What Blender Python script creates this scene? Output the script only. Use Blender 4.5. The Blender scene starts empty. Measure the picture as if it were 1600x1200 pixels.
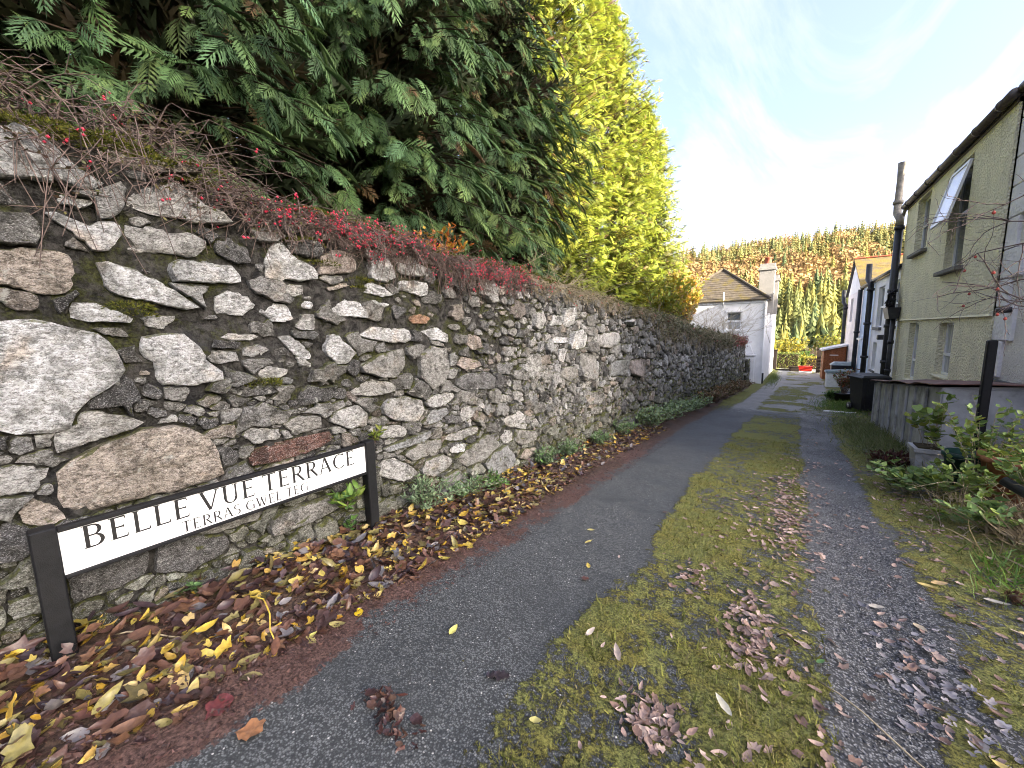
import bpy, math, random
import numpy as np
from mathutils import Matrix, Vector

# ------------------------------------------------------------------ camera, sky, sun, exposure
SC = bpy.context.scene
COL = SC.collection
random.seed(7)
RNG = np.random.default_rng(11)

YAW, PITCH, ROLL = math.radians(35.2), math.radians(7.6), math.radians(-1.15)
CAMZ = 1.55
_fw = Vector((-math.sin(YAW)*math.cos(PITCH), math.cos(YAW)*math.cos(PITCH), -math.sin(PITCH)))
_ri = Vector((math.cos(YAW), math.sin(YAW), 0))
_up = _ri.cross(_fw)
_R = math.cos(ROLL)*_ri + math.sin(ROLL)*_up
_U = -math.sin(ROLL)*_ri + math.cos(ROLL)*_up
cam_data = bpy.data.cameras.new('camera')
cam_data.sensor_width = 36
cam_data.lens = 36*610/1600
cam_data.clip_start = 0.05
cam_data.clip_end = 6000
cam = bpy.data.objects.new('camera', cam_data)
M4 = Matrix((( _R.x, _U.x, -_fw.x, 0), (_R.y, _U.y, -_fw.y, 0), (_R.z, _U.z, -_fw.z, CAMZ), (0, 0, 0, 1)))
cam.matrix_world = M4
COL.objects.link(cam)
SC.camera = cam

SUN_AZ = (0.97, -0.25)          # horizontal direction towards the sun
SUN_EL = 17.0
world = bpy.data.worlds.new('World')
SC.world = world
world.use_nodes = True
wn, wl = world.node_tree.nodes, world.node_tree.links
wn.clear()
w_out = wn.new('ShaderNodeOutputWorld')
w_bg = wn.new('ShaderNodeBackground')
w_bg.inputs['Strength'].default_value = 0.15
sky = wn.new('ShaderNodeTexSky')
sky.sky_type = 'NISHITA'
sky.sun_disc = False
sky.sun_elevation = math.radians(SUN_EL)
sky.sun_rotation = math.atan2(SUN_AZ[0], SUN_AZ[1])
sky.altitude = 100
sky.air_density = 0.7
sky.dust_density = 9.0
sky.ozone_density = 2.2
# thin high cloud: streaky noise over the sky's direction vector, thicker veil low down
tc = wn.new('ShaderNodeTexCoord')
sep = wn.new('ShaderNodeSeparateXYZ')
wl.new(tc.outputs['Generated'], sep.inputs[0])
zc = wn.new('ShaderNodeMath'); zc.operation = 'MAXIMUM'; zc.inputs[1].default_value = 0.03
wl.new(sep.outputs['Z'], zc.inputs[0])
zadd = wn.new('ShaderNodeMath'); zadd.operation = 'ADD'; zadd.inputs[1].default_value = 0.12
wl.new(zc.outputs[0], zadd.inputs[0])
dx = wn.new('ShaderNodeMath'); dx.operation = 'DIVIDE'
dy = wn.new('ShaderNodeMath'); dy.operation = 'DIVIDE'
wl.new(sep.outputs['X'], dx.inputs[0]); wl.new(zadd.outputs[0], dx.inputs[1])
wl.new(sep.outputs['Y'], dy.inputs[0]); wl.new(zadd.outputs[0], dy.inputs[1])
cmb = wn.new('ShaderNodeCombineXYZ')
wl.new(dx.outputs[0], cmb.inputs[0]); wl.new(dy.outputs[0], cmb.inputs[1])
mp = wn.new('ShaderNodeMapping')
mp.inputs['Rotation'].default_value = (0, 0, math.radians(-28))
mp.inputs['Scale'].default_value = (1.6, 0.42, 1)
wl.new(cmb.outputs[0], mp.inputs[0])
cn = wn.new('ShaderNodeTexNoise')
cn.inputs['Scale'].default_value = 1.1
cn.inputs['Detail'].default_value = 9
cn.inputs['Roughness'].default_value = 0.6
cn.inputs['Distortion'].default_value = 0.9
wl.new(mp.outputs[0], cn.inputs['Vector'])
cr = wn.new('ShaderNodeMapRange')
cr.inputs['From Min'].default_value = 0.46
cr.inputs['From Max'].default_value = 0.80
cr.inputs['To Min'].default_value = 0.18
cr.inputs['To Max'].default_value = 1.0
wl.new(cn.outputs['Fac'], cr.inputs['Value'])
hz = wn.new('ShaderNodeMapRange'); hz.interpolation_type = 'SMOOTHSTEP'
for k_, v_ in (('From Min', .0), ('From Max', .38), ('To Min', .65), ('To Max', 0.)): hz.inputs[k_].default_value = v_
wl.new(sep.outputs['Z'], hz.inputs['Value'])
csum = wn.new('ShaderNodeMath'); csum.operation = 'ADD'
wl.new(cr.outputs[0], csum.inputs[0]); wl.new(hz.outputs[0], csum.inputs[1])
wmix = wn.new('ShaderNodeMix'); wmix.data_type = 'RGBA'; wmix.blend_type = 'ADD'; wmix.clamp_factor = False
wl.new(csum.outputs[0], wmix.inputs['Factor'])
wl.new(sky.outputs[0], wmix.inputs['A'])
wmix.inputs['B'].default_value = (1.22, 0.90, 0.92, 1)
wl.new(wmix.outputs['Result'], w_bg.inputs['Color'])
wl.new(w_bg.outputs[0], w_out.inputs['Surface'])

sun_data = bpy.data.lights.new('sun', 'SUN')
sun_data.energy = 4.8
sun_data.angle = math.radians(0.6)
sun_data.color = (1.0, 0.89, 0.72)
sun = bpy.data.objects.new('sun', sun_data)
_sd = Vector((SUN_AZ[0], SUN_AZ[1], 0)).normalized()*math.cos(math.radians(SUN_EL)) + Vector((0, 0, math.sin(math.radians(SUN_EL))))
sun.rotation_euler = _sd.to_track_quat('Z', 'Y').to_euler()
sun.location = (20, -8, 20)
COL.objects.link(sun)

SC.view_settings.view_transform = 'Standard'
SC.view_settings.look = 'None'
SC.view_settings.exposure = 2.56
SC.view_settings.gamma = 1
SC.view_settings.use_curve_mapping = False
SC.cycles.max_bounces = 6
SC.cycles.transparent_max_bounces = 8
SC.cycles.caustics_reflective = False
SC.cycles.caustics_refractive = False
SC.cycles.use_denoising = True
SC.cycles.filter_width = 1.0

# ------------------------------------------------------------------ helpers: noise, meshes, tags
_TAB = np.random.default_rng(99).random(1 << 18).astype(np.float32)
def vnoise(x, y, z=0.0, s=0):
    flat = np.isscalar(z)
    x, y = np.asarray(x, np.float64), np.asarray(y, np.float64)
    ix, iy = np.floor(x).astype(np.int64), np.floor(y).astype(np.int64)
    fx, fy = x-ix, y-iy
    fx, fy = fx*fx*(3-2*fx), fy*fy*(3-2*fy)
    def plane(o):
        b0 = ix*7919+iy*104729+o
        t = lambda k: _TAB[((b0+k)*2654435761 >> 7) & 0x3ffff]
        return (t(0)*(1-fx)+t(7919)*fx)*(1-fy)+(t(104729)*(1-fx)+t(7919+104729)*fx)*fy
    if flat:
        return plane(s*15485863+int(round(z))*32452843)
    iz = np.floor(z).astype(np.int64); fz = z-iz; fz = fz*fz*(3-2*fz)
    return plane(s*15485863+iz*32452843)*(1-fz)+plane(s*15485863+(iz+1)*32452843)*fz

def fbm(x, y, z=0.0, o=4, s=0):
    r, a, t = 0, 1.0, 0
    for i in range(o):
        k = 2.03**i
        r = r + a*vnoise(np.asarray(x)*k+i*17.3, np.asarray(y)*k-i*9.1, (z if np.isscalar(z) else np.asarray(z)*k+i*3.7), s+i)
        t += a
        a *= 0.5
    return r/t

def sstep(a, b, x):
    t = np.clip((np.asarray(x, float)-a)/(b-a), 0, 1)
    return t*t*(3-2*t)

def tag(o, label=None, cat=None, group=None, kind=None):
    if label: o['label'] = label
    if cat: o['category'] = cat
    if group: o['group'] = group
    if kind: o['kind'] = kind
    return o

def empty(name, loc=(0, 0, 0), rz=0.0, label=None, cat=None, group=None):
    o = bpy.data.objects.new(name, None)
    o.empty_display_size = 0.1
    o.location = loc
    o.rotation_euler = (0, 0, rz)
    COL.objects.link(o)
    return tag(o, label, cat, group)

def link(name, me, parent=None, world_coords=True):
    o = bpy.data.objects.new(name, me)
    COL.objects.link(o)
    if parent is not None:
        o.parent = parent
        if world_coords:
            if parent.parent is not None:
                pm = Matrix.LocRotScale(parent.parent.location, parent.parent.rotation_euler, parent.parent.scale) @ parent.matrix_parent_inverse @ Matrix.LocRotScale(parent.location, parent.rotation_euler, parent.scale)
            else:
                pm = Matrix.LocRotScale(parent.location, parent.rotation_euler, parent.scale)
            o.matrix_parent_inverse = pm.inverted()
    return o

def mesh_np(name, V, F, mat, col=None, smooth=False, attrs=None):
    """numpy mesh: V (n,3), F (m,3) or (m,4) ints or list of such arrays"""
    me = bpy.data.meshes.new(name)
    V = np.asarray(V, np.float32)
    Fs = F if isinstance(F, list) else [F]
    Fs = [np.asarray(f, np.int32) for f in Fs if len(f)]
    idx = np.concatenate([f.ravel() for f in Fs])
    tot = np.concatenate([np.full(len(f), f.shape[1], np.int32) for f in Fs])
    st = np.concatenate([[0], np.cumsum(tot)[:-1]]).astype(np.int32)
    me.vertices.add(len(V)); me.vertices.foreach_set('co', V.ravel())
    me.loops.add(len(idx)); me.loops.foreach_set('vertex_index', idx)
    me.polygons.add(len(tot)); me.polygons.foreach_set('loop_start', st)
    if smooth:
        me.polygons.foreach_set('use_smooth', np.ones(len(tot), bool))
    me.update(calc_edges=True)
    if col is not None:
        c = np.ones((len(V), 4), np.float32); c[:, :3] = col
        me.color_attributes.new('col', 'FLOAT_COLOR', 'POINT').data.foreach_set('color', c.ravel())
    for k, v in (attrs or {}).items():
        me.attributes.new(k, 'FLOAT', 'POINT').data.foreach_set('value', np.asarray(v, np.float32).ravel())
    if mat is not None:
        me.materials.append(mat)
    return me

class MB:
    """small mesh builder: boxes, bars, tubes, prisms in one mesh"""
    def __init__(s): s.v, s.f = [], []
    def add(s, vs, fs):
        n = len(s.v)
        s.v += [tuple(map(float, p)) for p in vs]
        s.f += [tuple(i+n for i in f) for f in fs]
        return s
    def box(s, x0, x1, y0, y1, z0, z1, bev=0.0):
        if bev <= 0:
            vs = [(x, y, z) for z in (z0, z1) for y in (y0, y1) for x in (x0, x1)]
            return s.add(vs, [(0, 2, 3, 1), (4, 5, 7, 6), (0, 1, 5, 4), (2, 6, 7, 3), (0, 4, 6, 2), (1, 3, 7, 5)])
        b = bev
        vs, ring = [], []
        for (z, i) in ((z0, b), (z0+b, 0), (z1-b, 0), (z1, b)):
            r = []
            for (x, y) in ((x0+b+i*0, y0+i), (x1-b, y0+i), (x1-i, y0+b), (x1-i, y1-b), (x1-b, y1-i), (x0+b, y1-i), (x0+i, y1-b), (x0+i, y0+b)):
                r.append(len(vs)); vs.append((x, y, z))
            ring.append(r)
        fs = [tuple(reversed(ring[0])), tuple(ring[-1])]
        for a, c in zip(ring, ring[1:]):
            for k in range(8):
                fs.append((a[k], a[(k+1) % 8], c[(k+1) % 8], c[k]))
        return s.add(vs, fs)
    def hexa(s, p):
        """8 points: bottom 4 (ccw), top 4"""
        return s.add(p, [(3, 2, 1, 0), (4, 5, 6, 7), (0, 1, 5, 4), (1, 2, 6, 5), (2, 3, 7, 6), (3, 0, 4, 7)])
    def tube(s, pts, rad, n=8, cap=True):
        pts = [Vector(p) for p in pts]
        rs = rad if isinstance(rad, (list, tuple)) else [rad]*len(pts)
        rings = []
        for i, p in enumerate(pts):
            d = (pts[min(i+1, len(pts)-1)]-pts[max(i-1, 0)])
            d = d.normalized() if d.length > 1e-9 else Vector((0, 0, 1))
            a = d.cross(Vector((0, 0, 1)))
            if a.length < 1e-3: a = d.cross(Vector((1, 0, 0)))
            a.normalize(); b = d.cross(a)
            rings.append([p+(a*math.cos(2*math.pi*k/n)+b*math.sin(2*math.pi*k/n))*rs[i] for k in range(n)])
        vs = [q for r in rings for q in r]
        fs = []
        for i in range(len(pts)-1):
            for k in range(n):
                fs.append((i*n+k, i*n+(k+1) % n, (i+1)*n+(k+1) % n, (i+1)*n+k))
        if cap:
            fs.append(tuple(range(n))[::-1]); fs.append(tuple((len(pts)-1)*n+k for k in range(n)))
        return s.add(vs, fs)
    def lathe(s, c, prof, n=16):
        vs = []
        for (r, z) in prof:
            vs += [(c[0]+r*math.cos(2*math.pi*k/n), c[1]+r*math.sin(2*math.pi*k/n), c[2]+z) for k in range(n)]
        fs = []
        for i in range(len(prof)-1):
            for k in range(n):
                fs.append((i*n+k, i*n+(k+1) % n, (i+1)*n+(k+1) % n, (i+1)*n+k))
        fs.append(tuple(range(n))[::-1])
        fs.append(tuple((len(prof)-1)*n+k for k in range(n)))
        return s.add(vs, fs)
    def build(s, name, mat, parent=None, smooth=False):
        me = bpy.data.meshes.new(name)
        me.from_pydata(s.v, [], s.f)
        me.update()
        if smooth:
            for p in me.polygons: p.use_smooth = True
        if mat is not None: me.materials.append(mat)
        return link(name, me, parent)

def frames(d, n):
    """(N,3) directions and approximate normals -> (N,3,3) rows x,y,z"""
    d = d/np.maximum(np.linalg.norm(d, axis=1, keepdims=True), 1e-9)
    y = np.cross(n, d); y = y/np.maximum(np.linalg.norm(y, axis=1, keepdims=True), 1e-9)
    z = np.cross(d, y)
    return np.stack([d, y, z], 1)

def scatter(PV, PF, pos, R, s, col=None, colj=None):
    """instances of one proto (tri faces) -> V, F, C"""
    PV = np.asarray(PV, float); PF = np.asarray(PF, int)
    N, n = len(pos), len(PV)
    s = np.asarray(s, float)
    if s.ndim == 1: s = np.repeat(s[:, None], 3, 1)
    loc = PV[None]*s[:, None, :]
    V = np.einsum('nvi,nij->nvj', loc, R)+pos[:, None, :]
    F = PF[None]+(np.arange(N)*n)[:, None, None]
    C = None
    if col is not None:
        C = np.repeat(col[:, None, :], n, 1)
        if colj is not None: C = C*np.asarray(colj)[None, :, None]
        C = C.reshape(-1, 3)
    return V.reshape(-1, 3), F.reshape(-1, 3), C

def merge(parts):
    Vs, Fs, Cs, k = [], [], [], 0
    for V, F, C in parts:
        Vs.append(V); Fs.append(F+k); Cs.append(C if C is not None else np.ones((len(V), 3))); k += len(V)
    return np.concatenate(Vs), np.concatenate(Fs), np.concatenate(Cs)

def twig_mesh(lines, n=3):
    """lines: list of (pts (k,3), r0, r1) -> V,F tri arrays"""
    Vs, Fs, k = [], [], 0
    ang = np.arange(n)*2*np.pi/n
    for pts, r0, r1 in lines:
        pts = np.asarray(pts, float); m = len(pts)
        d = np.gradient(pts, axis=0); d /= np.maximum(np.linalg.norm(d, axis=1, keepdims=True), 1e-9)
        ref = np.array([0.13, 0.27, 0.95]); a = np.cross(d, ref); a /= np.maximum(np.linalg.norm(a, axis=1, keepdims=True), 1e-9)
        b = np.cross(d, a)
        r = np.linspace(r0, r1, m)[:, None, None]
        ring = pts[:, None]+r*(np.cos(ang)[None, :, None]*a[:, None]+np.sin(ang)[None, :, None]*b[:, None])
        Vs.append(ring.reshape(-1, 3))
        i = np.arange(m-1)[:, None]*n; j = np.arange(n)[None]
        p, q = i+j, i+(j+1) % n
        Fs.append(np.concatenate([np.stack([p, q, q+n], -1).reshape(-1, 3), np.stack([p, q+n, p+n], -1).reshape(-1, 3)])+k)
        k += m*n
    return np.concatenate(Vs), np.concatenate(Fs)

def rdir(N, rng=RNG):
    v = rng.normal(size=(N, 3)); return v/np.linalg.norm(v, axis=1, keepdims=True)

# ------------------------------------------------------------------ materials
class NT:
    def __init__(s, name):
        s.m = bpy.data.materials.new(name); s.m.use_nodes = True
        s.n, s.l = s.m.node_tree.nodes, s.m.node_tree.links
        s.b = s.n['Principled BSDF']; s.out = s.n['Material Output']
        s.geo = s.n.new('ShaderNodeNewGeometry')
    def set(s, inp, v):
        if hasattr(v, 'is_output') or isinstance(v, bpy.types.NodeSocket): s.l.new(v, inp)
        elif isinstance(v, (tuple, list)) and len(v) == 3 and inp.type == 'RGBA': inp.default_value = (*v, 1)
        else: inp.default_value = v
    def pos(s, scale=(1, 1, 1), rot=(0, 0, 0), obj=False):
        m = s.n.new('ShaderNodeMapping')
        if obj:
            t = s.n.new('ShaderNodeTexCoord'); s.l.new(t.outputs['Object'], m.inputs[0])
        else:
            s.l.new(s.geo.outputs['Position'], m.inputs[0])
        m.inputs['Scale'].default_value = scale; m.inputs['Rotation'].default_value = rot
        return m.outputs[0]
    def noise(s, scale, detail=5, rough=0.55, dist=0.0, vec=None):
        t = s.n.new('ShaderNodeTexNoise')
        t.inputs['Scale'].default_value = scale; t.inputs['Detail'].default_value = detail
        t.inputs['Roughness'].default_value = rough; t.inputs['Distortion'].default_value = dist
        s.l.new(vec if vec is not None else s.geo.outputs['Position'], t.inputs['Vector'])
        return t.outputs['Fac']
    def voro(s, scale, feature='F1', vec=None, rnd=1.0, out='Distance'):
        t = s.n.new('ShaderNodeTexVoronoi'); t.feature = feature
        t.inputs['Scale'].default_value = scale; t.inputs['Randomness'].default_value = rnd
        s.l.new(vec if vec is not None else s.geo.outputs['Position'], t.inputs['Vector'])
        return t.outputs[out]
    def rng(s, v, a, b, c=0.0, d=1.0, smooth=True):
        t = s.n.new('ShaderNodeMapRange')
        if smooth: t.interpolation_type = 'SMOOTHSTEP'
        s.set(t.inputs['Value'], v)
        for k, q in zip(('From Min', 'From Max', 'To Min', 'To Max'), (a, b, c, d)): t.inputs[k].default_value = q
        return t.outputs[0]
    def math(s, op, a, b=0.0):
        t = s.n.new('ShaderNodeMath'); t.operation = op
        s.set(t.inputs[0], a); s.set(t.inputs[1], b)
        return t.outputs[0]
    def mix(s, f, a, b, mode='MIX'):
        t = s.n.new('ShaderNodeMix'); t.data_type = 'RGBA'; t.blend_type = mode
        s.set(t.inputs['Factor'], f); s.set(t.inputs['A'], a); s.set(t.inputs['B'], b)
        return t.outputs['Result']
    def attr(s, name, out='Fac'):
        t = s.n.new('ShaderNodeAttribute'); t.attribute_name = name
        return t.outputs[out]
    def nz(s):
        t = s.n.new('ShaderNodeSeparateXYZ'); s.l.new(s.geo.outputs['Normal'], t.inputs[0]); return t.outputs[2]
    def pz(s, k=2):
        t = s.n.new('ShaderNodeSeparateXYZ'); s.l.new(s.geo.outputs['Position'], t.inputs[0]); return t.outputs[k]
    def bump(s, h, strength=0.5, dist=0.01, prev=None):
        t = s.n.new('ShaderNodeBump'); t.inputs['Strength'].default_value = strength; t.inputs['Distance'].default_value = dist
        s.l.new(h, t.inputs['Height'])
        if prev is not None: s.l.new(prev, t.inputs['Normal'])
        return t.outputs[0]
    def fin(s, color, rough=0.8, normal=None, spec=0.3, metal=0.0, trans=0.0, tcol=None):
        s.set(s.b.inputs['Base Color'], color); s.set(s.b.inputs['Roughness'], rough)
        s.set(s.b.inputs['Specular IOR Level'], spec); s.set(s.b.inputs['Metallic'], metal)
        if normal is not None: s.l.new(normal, s.b.inputs['Normal'])
        if trans > 0:
            t = s.n.new('ShaderNodeBsdfTranslucent'); s.set(t.inputs[0], tcol if tcol is not None else color)
            mx = s.n.new('ShaderNodeMixShader'); mx.inputs[0].default_value = trans
            s.l.new(s.b.outputs[0], mx.inputs[1]); s.l.new(t.outputs[0], mx.inputs[2]); s.l.new(mx.outputs[0], s.out.inputs['Surface'])
        return s.m

def simple(name, color, rough=0.6, var=0.12, vs=8, bump=0.0, bs=60, spec=0.3, metal=0.0, dirt=0.0, dirtcol=(.08, .075, .06)):
    t = NT(name)
    n = t.noise(vs, 5)
    c = t.mix(t.rng(n, .3, .7), tuple(x*(1-var) for x in color), tuple(min(1, x*(1+var)) for x in color))
    if dirt > 0:
        d = t.noise(3.1, 7, .65)
        c = t.mix(t.math('MULTIPLY', t.rng(d, .48, .72), dirt), c, dirtcol)
    nm = None
    if bump > 0: nm = t.bump(t.noise(bs, 4), bump, .01)
    return t.fin(c, rough, nm, spec, metal)

def leafmat(name, rough=.45, trans=.25, spec=.35, var=.2, bump=0.0):
    t = NT(name)
    c = t.attr('col', 'Color')
    n = t.noise(45, 4)
    c2 = t.mix(t.rng(n, .3, .7), c, t.mix(1.0, c, (1-var, 1-var, 1-var*.7), 'MULTIPLY'))
    nm = t.bump(t.noise(120, 3), bump, .004) if bump > 0 else None
    return t.fin(c2, rough, nm, spec, trans=trans)

def mat_stone():
    t = NT('stone')
    base = t.attr('col', 'Color')
    bed = t.pos((1, .62, 1.25), (math.radians(16), 0, 0))
    g1 = t.noise(58, 8, .70, .5, bed)
    g2 = t.noise(210, 4, .7, 0, bed)
    g3 = t.noise(9, 6, .62)
    c = t.mix(t.rng(g1, .38, .60), t.mix(1.0, base, (.36, .35, .33), 'MULTIPLY'), base)
    c = t.mix(t.rng(g2, .52, .64, 0, .8), c, t.mix(.55, base, (.85, .85, .85)))
    c = t.mix(t.rng(g2, .46, .34, 0, .8), c, (.040, .038, .035))
    blot = t.rng(t.noise(13, 7, .72, .5), .48, .62, 0, .85)
    c = t.mix(blot, c, t.mix(1.0, c, (.38, .38, .37), 'MULTIPLY'))
    rust = t.rng(t.noise(4.2, 6, .6, .4), .55, .74, 0, .5)
    c = t.mix(rust, c, t.mix(1.0, c, (.95, .72, .50), 'MULTIPLY'))
    grime = t.rng(t.noise(3.3, 7, .7, .5), .49, .63, 0, .72)
    c = t.mix(grime, c, t.mix(1.0, c, (.40, .40, .37), 'MULTIPLY'))
    lich = t.rng(t.noise(16, 6, .65, .3), .6, .68, 0, .55)
    c = t.mix(lich, c, (.55, .56, .53))
    low = t.rng(t.pz(), 1.0, -.6, 0, .16)
    up = t.rng(t.nz(), .05, .75, 0, .26)
    ms = t.math('ADD', t.math('ADD', low, up), t.noise(5.5, 8, .7))
    mf = t.rng(ms, .68, .82)
    mosscol = t.mix(t.rng(t.noise(60, 4), .35, .65), (.030, .036, .010), (.115, .125, .022))
    c = t.mix(t.math('MULTIPLY', mf, .85), c, mosscol)
    h = t.math('ADD', t.math('MULTIPLY', g1, 1.0), t.math('MULTIPLY', g2, .28))
    nm = t.bump(g3, .7, .06)
    nm = t.bump(h, 1.0, .034, nm)
    return t.fin(c, .86, nm, .25)

def mat_mortar():
    t = NT('mortar')
    g1 = t.noise(22, 8, .7, .4); g2 = t.noise(90, 5, .7)
    c = t.mix(t.rng(g1, .35, .65), (.016, .0155, .015), (.105, .100, .094))
    c = t.mix(t.rng(t.noise(2.2, 6, .65, .6), .52, .66, 0, .6), c, (.034, .036, .045))
    mf = t.rng(t.noise(3.2, 8, .72, .3), .47, .60)
    moss = t.mix(t.rng(t.noise(70, 4), .35, .65), (.022, .024, .008), (.085, .095, .018))
    c = t.mix(t.math('MULTIPLY', mf, .8), c, moss)
    nm = t.bump(t.math('ADD', g1, t.math('MULTIPLY', g2, .6)), 1.0, .07)
    return t.fin(c, .92, nm, .2)

def mat_lane():
    t = NT('lane_surface')
    moss, deb, track, soil, conc = (t.attr(k) for k in ('moss', 'debris', 'track', 'soil', 'pale'))
    # smooth grey tarmac of the foot strip: chippings in dark binder
    v1 = t.voro(115, out='Color'); v1d = t.voro(115)
    s1 = t.n.new('ShaderNodeSeparateColor'); t.l.new(v1, s1.inputs[0])
    chip = t.mix(t.rng(s1.outputs[0], .1, .9), (.044, .048, .049), (.150, .158, .158))
    chip = t.mix(t.rng(s1.outputs[1], .985, .998), chip, (.46, .45, .43))
    chip = t.mix(t.rng(v1d, .40, .62, 0, .8), chip, (.028, .030, .032))
    big = t.noise(1.7, 6, .6)
    chip = t.mix(t.rng(big, .42, .68, 0, .42), chip, (.036, .040, .043))
    v2 = t.voro(98, out='Color'); v2d = t.voro(98)
    s2 = t.n.new('ShaderNodeSeparateColor'); t.l.new(v2, s2.inputs[0])
    tr = t.mix(t.rng(s2.outputs[0], .15, .95), (.036, .038, .042), (.215, .218, .222))
    tr = t.mix(t.rng(v2d, .38, .6, 0, .85), tr, (.028, .029, .031))
    f1, f2 = t.noise(38, 7, .7), t.noise(9, 6, .65)
    fine = t.math('ADD', t.math('MULTIPLY', t.math('SUBTRACT', f1, .5), 1.3), t.math('MULTIPLY', t.math('SUBTRACT', f2, .5), 1.7))
    c = t.mix(t.rng(t.math('ADD', track, fine), .4, .6), chip, tr)
    pc = t.mix(t.rng(f1, .35, .65), (.15, .147, .138), (.25, .245, .232))
    c = t.mix(t.rng(t.math('ADD', conc, fine), .4, .62), c, pc)
    so = t.mix(t.rng(f1, .35, .65), (.030, .020, .016), (.11, .07, .05))
    c = t.mix(t.rng(t.math('ADD', soil, fine), .4, .6), c, so)
    dcol = t.mix(t.rng(t.noise(70, 6, .7), .38, .64), (.042, .024, .020), (.150, .088, .072))
    c = t.mix(t.rng(t.math('ADD', deb, fine), .42, .58), c, dcol)
    ms1 = t.noise(75, 6, .75); ms2 = t.noise(6, 6, .65)
    mc = t.mix(t.rng(ms1, .34, .66), (.042, .047, .018), (.275, .290, .088))
    mc = t.mix(t.rng(ms2, .4, .65), mc, t.mix(1.0, mc, (1.05, .90, .70), 'MULTIPLY'))
    mc = t.mix(t.rng(t.noise(26, 6, .7), .56, .70, 0, .7), mc, (.105, .092, .060))
    mf = t.rng(t.math('ADD', moss, fine), .42, .60)
    c = t.mix(mf, c, mc)
    h = t.math('MULTIPLY', v1d, -.6)
    nm = t.bump(h, .55, .006)
    nm = t.bump(f1, .5, .012, nm)
    nm = t.bump(t.math('MULTIPLY', ms1, mf), .9, .02, nm)
    r = t.mix(mf, t.mix(t.rng(big, .4, .6), (.74,)*3, (.58,)*3), (.95,)*3)
    return t.fin(c, r, nm, .28)

def mat_render(name, col, bump=.6, bs=55, stain=.35, dist=.02):
    t = NT(name)
    n = t.noise(2.2, 7, .65)
    c = t.mix(t.rng(n, .35, .7), col, tuple(x*.86 for x in col))
    streak = t.noise(2.6, 7, .7, .2, t.pos((1, 1, .18)))
    c = t.mix(t.rng(streak, .55, .74, 0, stain), c, tuple(x*.45 for x in col))
    g = t.noise(bs, 4, .6); v = t.voro(bs*1.2)
    c = t.mix(t.rng(g, .3, .5, .14, 0), c, tuple(x*.6 for x in col))
    nm = t.bump(t.math('ADD', g, t.math('MULTIPLY', v, .6)), bump, dist)
    return t.fin(c, .9, nm, .2)

def mat_slate(name, base, moss=.5, mcol=(.17, .13, .03)):
    t = NT(name)
    c = t.mix(t.rng(t.noise(5, 6, .6), .3, .7), tuple(x*.7 for x in base), tuple(x*1.3 for x in base))
    m = t.rng(t.math('ADD', t.noise(2.2, 8, .7), t.math('MULTIPLY', t.noise(18, 5), .25)), .72-.22*moss, .92-.22*moss)
    c = t.mix(m, c, t.mix(t.rng(t.noise(30, 4), .35, .65), tuple(x*.5 for x in mcol), mcol))
    nm = t.bump(t.noise(25, 5), .6, .02)
    return t.fin(c, .85, nm, .3)

M = {}
M['stone'] = mat_stone()
M['mortar'] = mat_mortar()
M['lane'] = mat_lane()
M['earth'] = simple('earth', (.045, .036, .022), .95, .4, 6, .8, 30, .1, dirt=.6, dirtcol=(.04, .05, .015))
M['grassland'] = simple('grassland', (.085, .085, .028), .95, .35, .3, .3, 20, .1)
M['litter'] = leafmat('fallen_leaf', .38, .06, .5, .35, .35)
M['drylitter'] = leafmat('dry_leaf', .7, .05, .2, .3, .3)
M['conifer'] = leafmat('conifer_foliage', .6, .30, .25, .25)
M['leaf'] = leafmat('green_leaf', .5, .28, .35, .2)
M['forest'] = leafmat('forest_foliage', .85, .15, .1, .2)
M['moss'] = leafmat('moss', .9, .15, .1, .3)
M['bark'] = simple('bark', (.060, .042, .030), .9, .35, 14, .8, 30, .15)
M['twig'] = simple('twig', (.15, .112, .10), .8, .4, 25, .3, 60, .25)
M['palestem'] = simple('pale_stem', (.33, .28, .19), .8, .3, 20, .2, 60, .2)
M['berry'] = simple('berry', (.62, .035, .085), .35, .25, 90, 0, 60, .5)
M['hip'] = simple('rose_hip', (.32, .045, .030), .5, .35, 60, .3, 90, .4)
M['black_paint'] = simple('black_paint', (.006, .0065, .008), .55, .3, 30, .25, 220, .25, dirt=.2, dirtcol=(.03, .03, .03))
M['black_plastic'] = simple('black_plastic', (.016, .017, .020), .42, .2, 20, .12, 200, .4, dirt=.3, dirtcol=(.07, .07, .065))
M['sign_white'] = simple('sign_white', (.80, .82, .84), .3, .02, 5, 0, 60, .5, dirt=.14, dirtcol=(.40, .42, .34))
M['letter'] = simple('letter_black', (.012, .012, .013), .4, .1, 40, 0, 60, .4)
M['yellow'] = mat_render('cream_pebbledash', (.95, .91, .66), 1.0, 20, .32, .08)
M['cream_edge'] = mat_render('cream_smooth', (.78, .74, .52), .4, 40, .4, .01)
M['white_render'] = mat_render('white_render', (.86, .86, .86), .5, 22, .12, .02)
M['chimney_render'] = mat_render('chimney_render', (.27, .26, .245), .6, 30, .4, .02)
M['grey_render'] = mat_render('grey_rough_render', (.72, .70, .66), .8, 30, .5, .03)
M['pale_stone'] = mat_render('pale_dressed_stone', (.76, .76, .77), .6, 18, .35, .03)
M['dark_plinth'] = mat_render('dark_plinth', (.13, .13, .13), .6, 25, .4, .03)
M['blue_render'] = mat_render('pale_blue_render', (.60, .72, .88), .4, 30, .2)
M['pink_render'] = mat_render('pale_pink_render', (.82, .77, .76), .4, 30, .2)
M['slate'] = mat_slate('mossy_slate', (.085, .070, .052), .6, (.135, .105, .03))
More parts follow.
